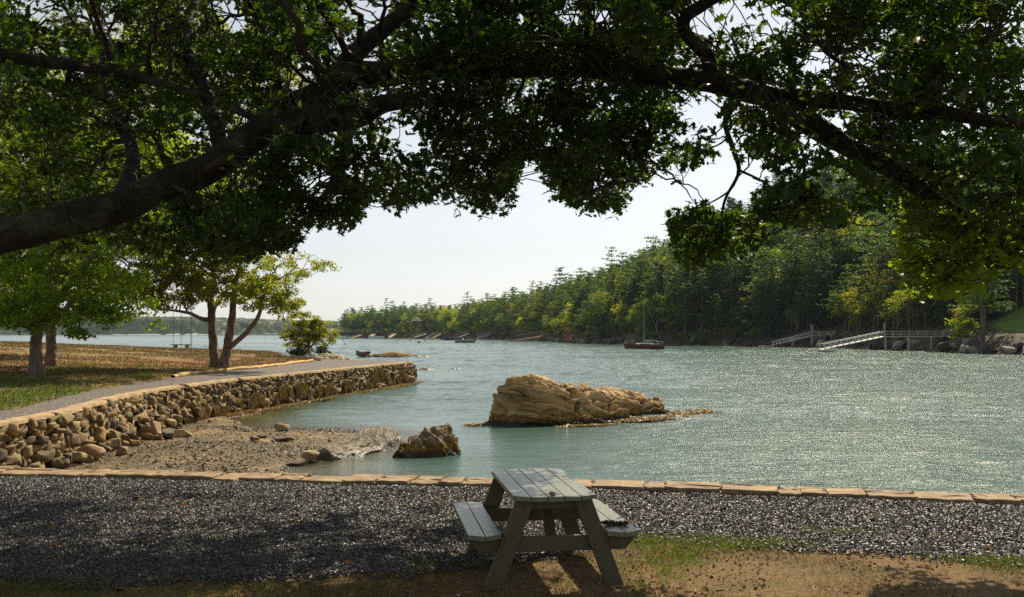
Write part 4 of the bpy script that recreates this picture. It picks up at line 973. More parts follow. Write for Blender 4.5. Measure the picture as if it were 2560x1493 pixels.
# small tree by the water
p0 = G(767, 892, .1); x, y = p0[0], p0[1]; z0 = gz(x, y) - .1
t = empty('tree', (x, y, z0), 'small bushy yellow green tree standing by the water at the tip of the lawn', 'tree')
lawn_tree(t, [([(x, y, z0 - .3), (x + .05, y, z0 + .9), (x + .15, y, z0 + 1.8), (x + .1, y, z0 + 2.8), (x - .3, y, z0 + 3.9)], [.20, .14, .11, .08, .03]), ([(x + .12, y, z0 + 1.6), (x + .9, y, z0 + 2.5), (x + 1.7, y, z0 + 3.2)], [.08, .06, .02])],
          [(x - .2, y, z0 + 3.1, 2.0, 1.8, 1.1), (x + 1.3, y, z0 + 2.7, 1.6, 1.4, .9), (x - .4, y, z0 + 4.0, 1.4, 1.2, .8), (x - 1.1, y, z0 + 2.4, 1.1, 1, .8), (x + .6, y, z0 + 3.7, 1.3, 1, .6)], 300, 50, .34, .16, M['shore_leaf'])
t = empty('bush', (x - .9, y + 1.2, z0), 'dark rounded bush beneath the small tree at the tip of the lawn', 'bush')
c = blob_points([(x - .8, y + 1.2, z0 + 1.35, 1.25, 1.1, .85), (x + .9, y + 1.4, z0 + 1.5, .8, .8, .6)], 90, .3)
p, s_ = spray_leaves(c, 46, .34, .17); in_parent(MB().add(*scatter(LEAF_V, LEAF_F, p, rot_random(len(p), .8), s_)).build('foliage', M['bush_leaf']), t)
tb = MB(); connect(tb, c[:24], np.array([[x - .8, y + 1.2, z0 - .1], [x - .6, y + 1.2, z0 + .3]]), np.array([.05, .04]), .05, .01, 4, 6)
in_parent(tb.build('stems', M['twig']), t)
t = empty('bush', (-27.5, 46, gz(-27.5, 46)), 'low dark bush under the trees at the far left edge', 'bush')
c = blob_points([(-27.5, 46, 1.5, 2.6, 2, 1.2)], 120, .2); p, s_ = spray_leaves(c, 40, .45, .2)
in_parent(MB().add(*scatter(LEAF_V, LEAF_F, p, rot_random(len(p), .8), s_)).build('foliage', M['bush_leaf']), t)

# ================================================================== FOREST ON THE HILL
def pine_proto(hgt, seed, mats, kind='pine', detail=1.0):
    g2 = np.random.default_rng(seed); tr = MB(); cr = MB()
    lean = g2.normal(0, .02, 2); K = 8; u = np.linspace(0, 1, K)
    c = np.stack([lean[0] * hgt * u, lean[1] * hgt * u, hgt * u], 1); tr.tube(c, .022 * hgt * (1 - .85 * u) * .6, 6)
    P_, S_, = [], []
    cs, rs = [], []
    z = hgt * g2.uniform(.18, .34) if kind == 'pine' else hgt * .08
    while z < hgt * .99:
        f = z / hgt
        if kind == 'pine': Lb = hgt * (.30 * (1 - f) ** .42 * (.55 + .6 * np.sin(np.pi * min(1, (f + .12)))) + .03)
        else: Lb = hgt * (.20 * (1 - f) ** .85 + .01)
        nb = int(g2.integers(3, 6)) if kind == 'pine' else 6
        a0 = g2.uniform(0, 6.28)
        for b_ in range(nb):
            if kind == 'pine' and g2.random() < .16: continue
            a = a0 + 6.283 * b_ / nb + g2.normal(0, .3); l = Lb * g2.uniform(.55, 1.2); rise = (g2.uniform(.0, .35) if kind == 'pine' else g2.uniform(-.35, -.05)) * l
            e = np.array([np.cos(a) * l, np.sin(a) * l, rise]); s0 = np.array([lean[0] * z, lean[1] * z, z])
            t_ = np.linspace(0, 1, 4)[:, None]; cc = s0 + e * t_ * np.array([1, 1, 0]) + np.array([0, 0, 1]) * (e[2] * t_ ** 1.6)
            cs.append(cc); rs.append(.035 * (1 - .8 * t_[:, 0]))
            m_ = max(3, int(l * 4.6 * detail)); tt = g2.uniform(.25, 1.05, m_); w = .16 * l + .12
            q = s0 + e * tt[:, None] * np.array([1, 1, 0]); q[:, 2] += e[2] * tt ** 1.6
            q += np.stack([g2.normal(0, w, m_), g2.normal(0, w, m_), g2.normal(.05, .13, m_)], 1); P_.append(q)
        z += hgt * (g2.uniform(.045, .085) if kind == 'pine' else .035)
    tr.tubes(np.array(cs), np.array(rs), 3)
    q = np.concatenate(P_); per = 5; c = np.repeat(q, per, 0); n = len(c); c = c + g2.normal(0, .15, (n, 3)) * np.array([1.3, 1.3, .6])
    sz = np.stack([g2.uniform(.35, .7, n), g2.uniform(.35, .8, n), np.full(n, .6)], 1) * (.85 if kind == 'pine' else .75) / detail ** .4
    cr.add(*scatter(LEAF_V, LEAF_F, c, rot_random(n, .45, g2), sz))
    return tr, cr
def broad_proto(hgt, seed, spread=.33, detail=1.0, low=.25):
    g2 = np.random.default_rng(seed); tr = MB(); cr = MB(); K = 6; u = np.linspace(0, 1, K)
    c = np.stack([.03 * hgt * np.sin(u * 3 + seed), .02 * hgt * u, hgt * .8 * u], 1); tr.tube(c, .016 * hgt * (1 - .8 * u), 6)
    q = []
    for k in range(9):
        z = hgt * g2.uniform(low + .12, .86); r = hgt * spread * (1.05 - abs(z / hgt - .5) * 1.1) * .5; a = g2.uniform(0, 6.28); cc = np.array([np.cos(a) * r, np.sin(a) * r, z]); R_ = hgt * g2.uniform(.10, .17)
        d = g2.normal(size=(int(26 * detail), 3)); d /= np.linalg.norm(d, axis=1, keepdims=True); q.append(cc + d * R_ * g2.uniform(.5, 1.1, (len(d), 1)) * np.array([1, 1, .75]))
        tr.tube(np.array([[0, 0, z * .55], cc * np.array([.6, .6, .85]), cc]), np.array([.06, .04, .02]), 4)
    q = np.concatenate(q); per = 7; c = np.repeat(q, per, 0); n = len(c); c = c + g2.normal(0, .36, (n, 3)) * np.array([1, 1, .6]); sz = g2.uniform(.25, .6, n) / detail ** .4
    cr.add(*scatter(LEAF_V, LEAF_F, c, rot_random(n, .7, g2), sz))
    return tr, cr
protos = {}
def proto(key, name, mk, leaf, trunk='pinebark', parts=True):
    tr, cr = mk
    if parts:
        r = empty(name, (0, -500, 0)); a = tr.build('trunk', M[trunk], r, True); b_ = cr.build('crown', M[leaf], r)
        protos.setdefault(key, []).append([r, False])
    else:
        mb = MB(); mb.add(np.concatenate(tr.v), regroup(tr), 0); n0 = mb.n
        mb.add(np.concatenate(cr.v), regroup(cr), 1); r = mb.build(name, [M[trunk], M[leaf]]); protos.setdefault(key, []).append([r, False])
def regroup(mb):                        # faces of a builder whose faces are all quads
    return np.concatenate(mb.f).reshape(-1, 4)
for k in range(4): proto('pine', 'pine_tree', pine_proto(16 + k, 100 + k, None), 'needle')
for k in range(3): proto('spruce', 'spruce_tree', pine_proto(14 + 1.5 * k, 120 + k, None, 'spruce'), 'spruce')
for k in range(4): proto('broad', 'broadleaf_tree', broad_proto(11 + k, 140 + k, .36 + .04 * k), 'broad')
proto('rust', 'dying_pine', pine_proto(11, 161, None, 'pine', .6), 'rust')
for k in range(3): proto('shrub', 'shrub', broad_proto(4.2, 170 + k, .8, .6, .0), 'broad')
for k in range(3): proto('fpine', 'pine_tree', pine_proto(16 + k, 180 + k, None, 'pine', .95), 'needle', parts=False)
for k in range(3): proto('fbroad', 'broadleaf_tree', broad_proto(11 + k, 190 + k, .46, .9, .1), 'broad', parts=False)
def place(key, x, y, z, sc, label, cat, group, rz=None):
    pr = protos[key][rng.integers(len(protos[key]))]
    if not pr[1]: o = pr[0]; pr[1] = True
    else: o = copy_tree(pr[0])
    o.location = (x, y, z - .3); o.rotation_euler = (0, 0, rng.uniform(0, 6.28) if rz is None else rz); o.scale = (sc * rng.uniform(.88, 1.15), sc * rng.uniform(.88, 1.15), sc)
    return tag(o, label, cat, group)
def hz(x, y): return float(hill_h(np.array([x]), np.array([y]))[0])
cand = []
for step, (y0, y1), smax in ((4.8, (120, 345), 115), (5.0, (345, 700), 95)):
    for yy in np.arange(y0, y1, step):
        for xx in np.arange(-140, 250, step):
            cand.append((xx + rng.uniform(-.42, .42) * step, yy + rng.uniform(-.42, .42) * step, smax))
cand = np.array(cand); sd = sdist(cand[:, 0], cand[:, 1], HILL); px = HX + F * cand[:, 0] / cand[:, 1]
clearing = ((cand[:, 0] - 96) / 10) ** 2 + ((cand[:, 1] - 170) / 11) ** 2 < 1
ok = (sd > 3.2) & (sd < cand[:, 2]) & (px > 860) & (px < 2720) & ~clearing & ~((px > 2490) & (sd < 38) & (cand[:, 1] < 182)) & ~((np.abs(px - 2000) < 100) & (cand[:, 1] < 238)) & ~((np.abs(px - 2230) < 160) & (cand[:, 1] < 188))
cand = cand[ok]; sd = sd[ok]; px = px[ok]; order = np.argsort(sd + .035 * (cand[:, 1] - 150)); cand = cand[order]; sd = sd[order]; px = px[order]
print('forest candidates', len(cand))
cnt = dict(pine=0, spruce=0, broad=0); rest = []
def zone(px, s):
    if px < 1010: a = 'at the wooded point'
    elif px < 1180: a = 'above the moored boats'
    elif px < 1400: a = 'behind the long brown gangway'
    elif px < 1540: a = 'left of the red sailboat'
    elif px < 1680: a = 'behind the red sailboat'
    elif px < 1900: a = 'between the sailboat and the piers'
    elif px < 2110: a = 'behind the smaller pier'
    elif px < 2330: a = 'behind the longer pier'
    else: a = 'by the green clearing'
    return a, ('at the waterline' if s < 10 else 'low down' if s < 24 else 'midslope' if s < 50 else 'high up')
for (x, y, _), s, q in zip(cand, sd, px):
    far = y > 335; r = rng.random() * (.72 if far else 1); z = hz(x, y); zn, up = zone(q, s)
    bn = fbm(np.array([[x, y, 0]]) * .035, 2, 55)[0]
    if s < 9 and r < .35:
        kind = 'broad'
    else: kind = 'broad' if r < .28 + .45 * bn else ('spruce' if r > .9 else 'pine')
    lim_ = {'pine': 290, 'broad': 280, 'spruce': 150}[kind]
    if cnt[kind] >= lim_: rest.append((kind, x, y, z)); continue
    cnt[kind] += 1
    words_ = {'pine': 'dark pine', 'broad': 'yellow green tree', 'spruce': 'narrow spruce'}[kind]
    sc = rng.uniform(.9, 1.55) * (.62 if s < 8 else .85 if s < 20 else 1)
    key = {'pine': 'fpine', 'broad': 'fbroad', 'spruce': 'fpine'}[kind] if far else kind
    if far and kind == 'spruce': words_ = 'dark pine'
    place(key, x, y, z, sc, f'{words_} {up} {zn}', 'tree', f'{"pines" if words_.startswith("dark") else "spruces" if kind == "spruce" else "broadleaf trees"} across the water, {up} {zn}')
print(cnt, len(rest))
# the rest of the wood as one mass
bt = [pine_proto(16, 201, None, 'pine', .35), pine_proto(17, 202, None, 'spruce', .3), broad_proto(12, 203, .42, .4, .1)]
mb = MB()
for kind, x, y, z in rest:
    tr, cr = bt[{'pine': 0, 'spruce': 1, 'broad': 2}[kind]]; a = rng.uniform(0, 6.28); s = rng.uniform(.8, 1.2); c_, s_ = math.cos(a), math.sin(a); Rm = np.array([[c_, -s_, 0], [s_, c_, 0], [0, 0, 1]]) * s
    for q, mi in ((tr, 0), (cr, 1 if kind != 'broad' else 2)): mb.add(np.concatenate(q.v) @ Rm.T + np.array([x, y, z - .3]), regroup(q), mi)
if rest: tag(mb.build('distant_wood', [M['pinebark'], M['needle'], M['broad']]), 'mass of further trees filling the wooded hill across the water', 'wood', kind='stuff')
for (px_, py_, d, sc, lab) in ((1745, 0, 268, 1.0, 'rust brown dying pine on the slope right of the sailboat'), (1925, 0, 250, 1.15, 'tallest rust brown dying pine, above the smaller pier'), (1420, 0, 330, .6, 'small rust brown tree left of the sailboat')):
    x = (px_ - HX) / F * d; place('rust', x, d, hz(x, d), sc, lab, 'tree', 'dying trees on the slope')
k = 0
for s in np.linspace(0, 1, 60):
    i = int(s * (len(SHORE) - 4)) + 2; t = s * (len(SHORE) - 4) - int(s * (len(SHORE) - 4))
    if i + 1 >= len(SHORE): continue
    x = SHORE[i][0] * (1 - t) + SHORE[i + 1][0] * t + rng.uniform(3, 8); y = SHORE[i][1] * (1 - t) + SHORE[i + 1][1] * t + rng.uniform(-2, 2)
    if y < 135: continue
    q = HX + F * x / y; zn, up = zone(q, 5)
    if q > 2480 or abs(q - 2000) < 90 or abs(q - 2230) < 150: continue
    place('shrub', x, y, hz(x, y), rng.uniform(.7, 1.2), f'low leafy shrub on the bank {zn}', 'shrub', f'shrubs on the bank {zn}')
# shore boulders
M['shorerock'] = plain('dark shore rock', (.045, .038, .030), .8, .7, .5, bmp=.8, bdist=.3)
M['palerock'] = plain('pale shore rock', (.20, .175, .14), .8, .5, .5, bmp=.8, bdist=.3)
bp_ = [boulder_mesh('boulder', (1, .8, .75), 300 + k, M['shorerock'], flat=True) for k in range(4)] + [boulder_mesh('boulder', (1, .8, .75), 310, M['palerock'], flat=True)]
usedb = [False] * 5
pts = np.array(SHORE[2:-2]); sgl = np.concatenate([[0], np.cumsum(np.linalg.norm(np.diff(pts, axis=0), axis=1))])
for k in range(190):
    u = rng.uniform(0, 1) ** .65; s = sgl[-1] * u; x = np.interp(s, sgl, pts[:, 0]) + rng.uniform(-1.0, 3.5); y = np.interp(s, sgl, pts[:, 1]) + rng.uniform(-1, 1)
    if y < 138 or x / y > .56: continue
    pale = rng.random() < (.5 if y < 190 else .17); j = 4 if pale else int(rng.integers(4)); o = bp_[j] if not usedb[j] else bp_[j].copy()
    if usedb[j]: COL.objects.link(o)
    usedb[j] = True; sc = rng.uniform(.7, 2.2) * (1.15 if y < 240 else .9); z = max(hz(x, y), WATER)
    o.location = (x, y, z + .25 * sc); o.rotation_euler = (rng.uniform(-.3, .3), rng.uniform(-.5, .1), rng.uniform(0, 6.28)); o.scale = (sc * 1.2, sc, sc * rng.uniform(.7, 1.15))
    zn, _ = zone(HX + F * x / y, 0); tag(o, f'{"pale grey" if pale else "dark wet"} boulder at the waterline {zn}', 'boulder', f'{"pale" if pale else "dark"} boulders at the waterline {zn}')
ORD = ('first second third fourth fifth sixth seventh eighth ninth tenth eleventh twelfth thirteenth fourteenth fifteenth sixteenth seventeenth eighteenth nineteenth twentieth twenty-first twenty-second twenty-third twenty-fourth twenty-fifth twenty-sixth twenty-seventh twenty-eighth twenty-ninth thirtieth').split()
def ordinals():
    by = {}
    for o in bpy.data.objects:
        if o.parent is None and o.get('category') and o.get('group'): by.setdefault((o['group'], o['label']), []).append(o)
    for (g_, lab), v in by.items():
        if len(v) < 2: continue
        v.sort(key=lambda o: o.location.x / max(o.location.y, 1))
        for i, o in enumerate(v):
            if i < len(ORD): o['label'] = f'{ORD[i]} from the left: {lab}'
            else: o['label'] = f'{lab}, right of the first thirty'
# ================================================================== PICNIC TABLE
def paint(name, col, rough=.45):
    m, nt, b = mat(name)
    v = localvec(nt, (9, .8, 9)); n = noise(nt, v, 6, 9, .68, .3); n2 = noise(nt, localvec(nt), 3, 3)
    c = ramp(nt, n, [(.3, tuple(q * .45 for q in col)), (.58, col)])
    c = mix(nt, ramp(nt, n2, [(.5, (0, 0, 0)), (.7, (.5, .5, .5))]), c, tuple(q * .7 for q in col))
    L(nt, c, b.inputs['Base Color']); b.inputs['Roughness'].default_value = rough
    L(nt, bump(nt, n, .35, .006), b.inputs['Normal']); return m
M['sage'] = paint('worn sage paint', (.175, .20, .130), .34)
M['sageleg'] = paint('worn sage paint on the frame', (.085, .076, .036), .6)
CT = (.24, 8.40); YAW = R(8.2); LT = 1.60
tbl = empty('picnic_table', (CT[0], CT[1], 0), 'sage green wooden picnic table with attached benches standing on gravel and bare earth', 'picnic table', rz=YAW)
def bevel(o, w=.004):
    m_ = o.modifiers.new('bevel', 'BEVEL'); m_.width = w; m_.segments = 2; m_.limit_method = 'ANGLE'; return o
def board(x0, x1, hl, z0, z1, cl=0, cr_=0, cy=0):
    # a plank along y from x0 to x1, ends cut back by cl on its left and cr_ on its right side
    poly = [(x0, -hl + cl), (x1, -hl + cr_), (x1, hl - cr_), (x0, hl - cl)]
    return MB().prism(poly, z0, z1)
M['bolt'] = plain('dull screw head', (.06, .055, .045), .6, metallic=.6)
def screws(mb, xs_, ys_, z):
    for a in xs_:
        for b_ in ys_: mb.tube(np.array([[a, b_, z - .01], [a, b_, z + .0012], [a, b_, z + .0013]]), np.array([.0055, .0055, .0003]), 8, mi=1)
    return mb
bw = .128; gp = .007; W0 = -(5 * bw + 4 * gp) / 2
for k in range(5):
    x0 = W0 + k * (bw + gp); c0 = (.075, 0)[k != 0]; c1 = (.075, 0)[k != 4]; c0 = .085 if k == 0 else 0; c1 = .085 if k == 4 else 0
    if k == 2:                            # middle plank carries the parasol hole: two halves leave a real gap
        mb = MB(); a = np.linspace(0, 2 * np.pi, 17)[:-1]; r = .022; xm = x0 + bw / 2
        outer = [(x0, -LT / 2), (x0 + bw, -LT / 2), (x0 + bw, LT / 2), (x0, LT / 2)]
        for sg in (1, -1):
            arc = [(xm + sg * r * math.sin(q), r * -math.cos(q)) for q in np.linspace(0, math.pi, 9)]
            side = [(xm, -LT / 2), (xm + sg * bw / 2, -LT / 2), (xm + sg * bw / 2, LT / 2), (xm, LT / 2)] + arc[::-1]
            if sg < 0: side = side[::-1]
            mb.prism(side, .712, .75)
        o = mb.build('top_board', M['sage'], tbl)
    else: o = bevel(screws(board(x0, x0 + bw, LT / 2, .712, .75, c0, c1), (x0 + .035, x0 + .093), (-LT / 2 + .16, 0, LT / 2 - .16), .75).build('top_board', [M['sage'], M['bolt']], tbl))
for sg in (-1, 1):
    xc = sg * .565
    for k in (-1, 1):
        xa = xc + (-bw - gp / 2 if k < 0 else gp / 2); outer = (k == sg)
        cl = .075 if k < 0 else 0; cr_ = .075 if k > 0 else 0
        o = bevel(screws(board(xa, xa + bw, LT / 2, .412, .45, cl, cr_), (xa + .035, xa + .093), (-LT / 2 + .16, LT / 2 - .16), .45).build('seat_board', [M['sage'], M['bolt']], tbl))
for sy in (-1, 1):
    yb = sy * (LT / 2 - .16)
    o = MB(); th = .04; y0, y1 = yb - th / 2, yb + th / 2          # seat beam with angled ends
    prof = [(-.70, .41), (.70, .41), (.66, .36), (.60, .285), (-.60, .285), (-.66, .36)]
    v = [(a, y0, c) for a, c in prof] + [(a, y1, c) for a, c in prof]; n = 6
    f = [list(range(n)), list(range(n, 2 * n))[::-1]] + [[i, n + i, n + (i + 1) % n, (i + 1) % n] for i in range(n)]
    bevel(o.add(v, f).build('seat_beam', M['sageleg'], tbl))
    prof = [(-.32, .71), (.32, .71), (.29, .63), (-.29, .63)]; v = [(a, y0, c) for a, c in prof] + [(a, y1, c) for a, c in prof]; n = 4
    f = [list(range(n)), list(range(n, 2 * n))[::-1]] + [[i, n + i, n + (i + 1) % n, (i + 1) % n] for i in range(n)]
    bevel(MB().add(v, f).build('top_cleat', M['sageleg'], tbl))
    yl = yb + sy * .041; w = .15
    for sx in (-1, 1):                    # splayed legs on the outside of the beams
        prof = [(.31, .708), (.31 - w, .708), (.575 - w, 0), (.575, 0)]
        v = [(sx * a, yl - .02, c) for a, c in prof] + [(sx * a, yl + .02, c) for a, c in prof]
        f = [[0, 1, 2, 3], [7, 6, 5, 4]] + [[i, 4 + i, 4 + (i + 1) % 4, (i + 1) % 4] for i in range(4)]
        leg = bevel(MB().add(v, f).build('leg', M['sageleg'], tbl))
        bl = MB()
        for (bx, bz) in ((.455, .345), (.43, .375), (.265, .66)):
            a = np.linspace(0, 2 * np.pi, 10, endpoint=False); yy = yl + sy * .02
            bl.tube(np.array([[sx * (bx - .02), yy, bz], [sx * (bx - .02), yy + sy * .006, bz]]), .010, 8)
        bl.build('bolt', plain('galvanised bolt', (.3, .3, .28), .4, metallic=1) if 'bolt' not in M else M['bolt'], leg)
    bevel(MB().beam((0, yb - sy * .035, .33), (0, sy * .22, .70), .09, .038, (0, 0, 1)).build('brace', M['sageleg'], tbl))
bevel(MB().box((0, 0, .69), (.60, .07, .04)).build('top_cleat', M['sageleg'], tbl))
# things lying on it
def on_table(lx, ly, z): c, s = math.cos(YAW), math.sin(YAW); return (CT[0] + lx * c - ly * s, CT[1] + lx * s + ly * c, z)
o = boulder_mesh('pebble', (.032, .026, .024), 401, plain('brown pebble', (.20, .15, .07), .8, .4, 60)); p = G(1100 + 1165 * .2401, 1140 + 415 * .2401, .75); o.location = (p[0], p[1], .75 + .017)
tag(o, 'small brown pebble lying on the near end of the picnic table top', 'pebble')
bn = MB(); p = G(1100 + 1830 * .2401, 1140 + 722 * .2401, .45); pp = []
for k in range(26): pp.append((p[0] - .105 + .21 * k / 25 + rng.normal(0, .006), p[1] + .014 * math.sin(k * .9) + rng.normal(0, .006), .45 + .013 + rng.uniform(0, .012)))
stones(bn, np.array(pp), rot_random(26, .6), rng.uniform(.011, .020, (26, 3)), 12)
tag(bn.build('dried_seaweed', plain('dark dried weed', (.035, .026, .018), .8, .5, 60), smooth=True), 'short dark knotted strip of dried seaweed lying across the right bench', 'seaweed')

# ================================================================== BENCH, SWINGS ON THE LAWN
D = 104; bx = (453.5 - HX) / F * D; bz = gz(bx, D)
bench = empty('stone_bench', (bx, D, bz), 'flat topped backless bench on the crest of the lawn against the far water', 'bench')
mb_ = plain('bench wood', (.20, .15, .11), .8)
MB().box((0, 0, .46), (2.15, .5, .09)).build('seat', mb_, bench)
for sx in (-.62, .62): MB().box((sx, 0, .205), (.34, .38, .42)).build('support', plain('bench block', (.28, .2, .13), .9), bench)
rope = plain('swing rope', (.30, .24, .17), .9); sd_ = 52.5
def swing(px0, px1, pyt, pys, d, label, seat=True):
    a = P(px0, pys, d); b_ = P(px1, pys, d + (.0 if px1 - px0 > 5 else .45)); zt = P(px0, pyt, d)[2]
    r = empty('rope_swing', tuple((a + b_) / 2), label, 'swing', 'swings hanging from the twin trunked tree')
    for q in (a, b_): in_parent(MB().tube(np.array([[q[0], q[1], zt], [q[0], q[1], (zt + q[2]) / 2], [q[0], q[1], q[2]]]), .012, 6).build('rope', rope), r)
    c = (a + b_) / 2; l = np.linalg.norm(a - b_) + .1; ang = math.atan2(b_[1] - a[1], b_[0] - a[0])
    in_parent(MB().box(c, (l, .2, .035), np.array(Matrix.Rotation(ang, 3, 'Z'))).build('seat', plain('swing seat', (.42, .36, .3), .8), r), r)
swing(433.2, 453, 778, 888, sd_, 'rope swing with plank seat facing us, left of the twin trunked tree')
swing(477, 479.5, 778, 877, sd_ - .4, 'rope swing seen edge on between the plank swing and the twin trunked tree')

# ================================================================== BOATS
def hull(L_, beam, free, col, parent, name='hull', sheer=.18, draft=.12, dark=None, deckcol=None):
    n = 14; u = np.linspace(0, 1, n); hb = beam / 2 * np.sin(np.pi * np.clip(u * .62 + .38 * (u > 1), 0, 1)) ** .7 if False else beam / 2 * (1 - (1 - np.clip(u / .55, 0, 1)) ** 2.2) * (1 - .22 * np.clip((u - .55) / .45, 0, 1) ** 2)
    x = -L_ / 2 + L_ * u; top = free * (1 + sheer * (2 * u - 1) ** 2 + .18 * (1 - u)); v = []
    for i in range(n):
        ox = .06 * L_ * (1 - u[i]) ** 3
        prof = [(-hb[i], top[i], 0), (-hb[i] * .93, free * .35, ox * .5), (-hb[i] * .6, -draft * .3, ox), (0, -draft, ox), (hb[i] * .6, -draft * .3, ox), (hb[i] * .93, free * .35, ox * .5), (hb[i], top[i], 0)]
        v += [(x[i] + q[2] * (1 - u[i]), q[0], q[1]) for q in prof]
    k = 7; f = [[i * k + j, i * k + j + 1, (i + 1) * k + j + 1, (i + 1) * k + j] for i in range(n - 1) for j in range(k - 1)] + [[(n - 1) * k + j for j in range(k)]]
    o = MB().add(v, f).build(name, col, parent, True)
    d = []; 
    for i in range(n): d += [(x[i], -hb[i] * .97, top[i] - .03), (x[i], hb[i] * .97, top[i] - .03)]
    MB().add(d, [[2 * i, 2 * i + 1, 2 * i + 3, 2 * i + 2] for i in range(n - 1)]).build('deck', deckcol or M['white'], parent)
    return hb, top
M['white'] = plain('white gelcoat', (.78, .78, .76), .3, .06); M['redhull'] = plain('red brown hull paint', (.13, .028, .012), .4, .15)
M['alu'] = plain('weathered aluminium', (.5, .52, .5), .4, .15, metallic=.5); M['navy'] = plain('navy paint', (.03, .05, .12), .35); M['blue'] = plain('light blue paint', (.10, .30, .50), .4)
M['glass'] = plain('dark boat window', (.02, .025, .03), .1, .1); M['canvas'] = plain('navy canvas', (.03, .05, .11), .8); M['grey'] = plain('grey rubber', (.30, .28, .22), .6); M['weathered'] = plain('grey weathered wood', (.36, .35, .31), .8, .3, 3)
M['wood'] = plain('brown dock wood', (.26, .17, .09), .8, .3, 3); M['steel'] = plain('rig wire', (.3, .32, .32), .4, metallic=.6)
d = 207; bx = (1609 - HX) / F * d
sb = empty('sailboat', (bx, d, WATER), 'red brown hulled sailboat with bare mast moored below the wooded slope', 'sailboat')
hull(8.7, 2.4, .92, M['redhull'], sb, sheer=.12)
cb = MB(); prof = [(-1.6, -.55), (1.9, -.62), (1.9, .62), (-1.6, .55)]; cb.prism(prof, .88, 1.28); cb.build('cabin', M['white'], sb)
MB().box((.3, 0, 1.08), (2.2, 1.27, .14)).build('window', M['glass'], sb)
MB().tube([[.0, 0, .9], [.02, 0, 5.5], [.12, 0, 10.7]], [.05, .045, .03], 8).build('mast', M['steel'], sb)
MB().tube([[.05, 0, 1.75], [3.1, 0, 1.65]], .06, 8).build('boom', M['alu'], sb)
MB().tube([[.1, 0, 1.86], [1.6, 0, 1.84], [3.0, 0, 1.76]], [.10, .14, .09], 8).build('furled_sail', M['canvas'], sb)
rg = MB(); rg.tube([[.12, 0, 10.6], [-4.2, 0, 1.15]], .016, 4); rg.tube([[.12, 0, 10.6], [4.1, 0, 1.1]], .022, 4)
for sy in (-1, 1): rg.tube([[.06, 0, 10.2], [.06, sy * .55, 5.0], [.1, sy * 1.1, 1.0]], .014, 4)
rg.build('rigging', M['steel'], sb); MB().tube([[.06, -.6, 5.0], [.04, 0, 5.05], [.06, .6, 5.0]], .03, 5).build('spreader', M['alu'], sb)
rl = MB()
for x0, x1 in ((-4.1, -3.2), (3.3, 4.1)):
    for sy in (-1, 1):
        a = sy * .35 if x0 < 0 else sy * .85; b_ = sy * .8; rl.tube([[x0, a * .6, 1.1], [x0 + .1, a * .6, 1.7], [x1, b_, 1.62], [x1, b_, 1.05]], .022, 5)
rl.build('rail', M['alu'], sb); MB().box((4.28, .25, .95), (.28, .25, .7)).build('outboard', M['glass'], sb)
MB().box((2.6, 0, 1.02), (1.5, 1.7, .16)).build('cockpit', M['blue'], sb)
def motorboat(px, py, L_, hullm, label, kind='open', rz=0.0, flip=False, canopy=None):
    p = G(px, py, WATER); b_ = empty('sailing_boat' if kind == 'sail' else 'motorboat', (p[0], p[1], WATER), label, 'boat', 'boats moored along the far wooded shore', rz=rz + (math.pi if flip else 0))
    w = L_ * .34; fr_ = L_ * .12 + .12; hull(L_, w, fr_, hullm, b_)
    if kind in ('cabin', 'cuddy'):
        MB().prism([(-L_ * .22, -w * .3), (L_ * .12, -w * .34), (L_ * .12, w * .34), (-L_ * .22, w * .3)], fr_, fr_ + L_ * (.16 if kind == 'cabin' else .09)).build('cabin', canopy or M['white'], b_)
        MB().box((-L_ * .05, 0, fr_ + L_ * .11), (L_ * .28, w * .69, L_ * .035)).build('window', M['glass'], b_)
    if kind == 'open':
        MB().prism([(-L_ * .1, -w * .34), (-L_ * .04, -w * .36), (-L_ * .04, w * .36), (-L_ * .1, w * .34)], fr_, fr_ + L_ * .10).build('windscreen', canopy or M['glass'], b_)
    if kind == 'sail':
        MB().tube([[0, 0, fr_], [0, 0, fr_ + L_ * 1.6]], .08, 6).build('mast', M['alu'], b_); MB().prism([(-L_ * .15, -w * .22), (L_ * .2, -w * .25), (L_ * .2, w * .25), (-L_ * .15, w * .22)], fr_, fr_ + .4).build('cabin', M['white'], b_)
    else: MB().box((L_ * .5, 0, fr_ * .9), (L_ * .07, L_ * .06, fr_ * 1.1)).build('outboard', M['glass'], b_)
    return b_
motorboat(858, 847.5, 7.8, M['white'], 'low white boat at the far left of the moorings', 'cuddy', canopy=M['blue'])
motorboat(871, 845, 6, M['blue'], 'light blue boat beside the left white boat', 'cabin', .3, canopy=M['blue'])
motorboat(941, 846.5, 9.5, M['white'], 'long low white boat with navy top near the wooded point', 'open', canopy=M['canvas'])
motorboat(1026, 845.2, 7.5, M['white'], 'white cabin cruiser with blue windows below the cottage', 'cabin', -.3)
motorboat(1076, 847.8, 6.5, M['white'], 'white open boat below the first steep gangway', 'open', .5)
motorboat(1090, 846.6, 6.0, M['alu'], 'small grey boat just right of the white open boat', 'open')
motorboat(1126, 851.5, 8.6, M['navy'], 'navy hulled runabout in front of the boat with the white cover', 'open', canopy=M['glass'])
motorboat(1134, 847, 8.5, M['white'], 'white covered boat behind the navy runabout', 'cabin', canopy=M['white'])
motorboat(1161, 857.5, 7.2, M['grey'], 'grey inflatable boat, the nearest one of the moored boats', 'open', canopy=M['white'])
motorboat(1178, 845, 7, M['wood'], 'tan covered skiff behind the grey inflatable', 'cuddy', canopy=plain('tan cover', (.5, .42, .3), .8))
motorboat(1189, 848, 9, M['white'], 'small white sailing boat with a bare mast near the grey gangway', 'sail')
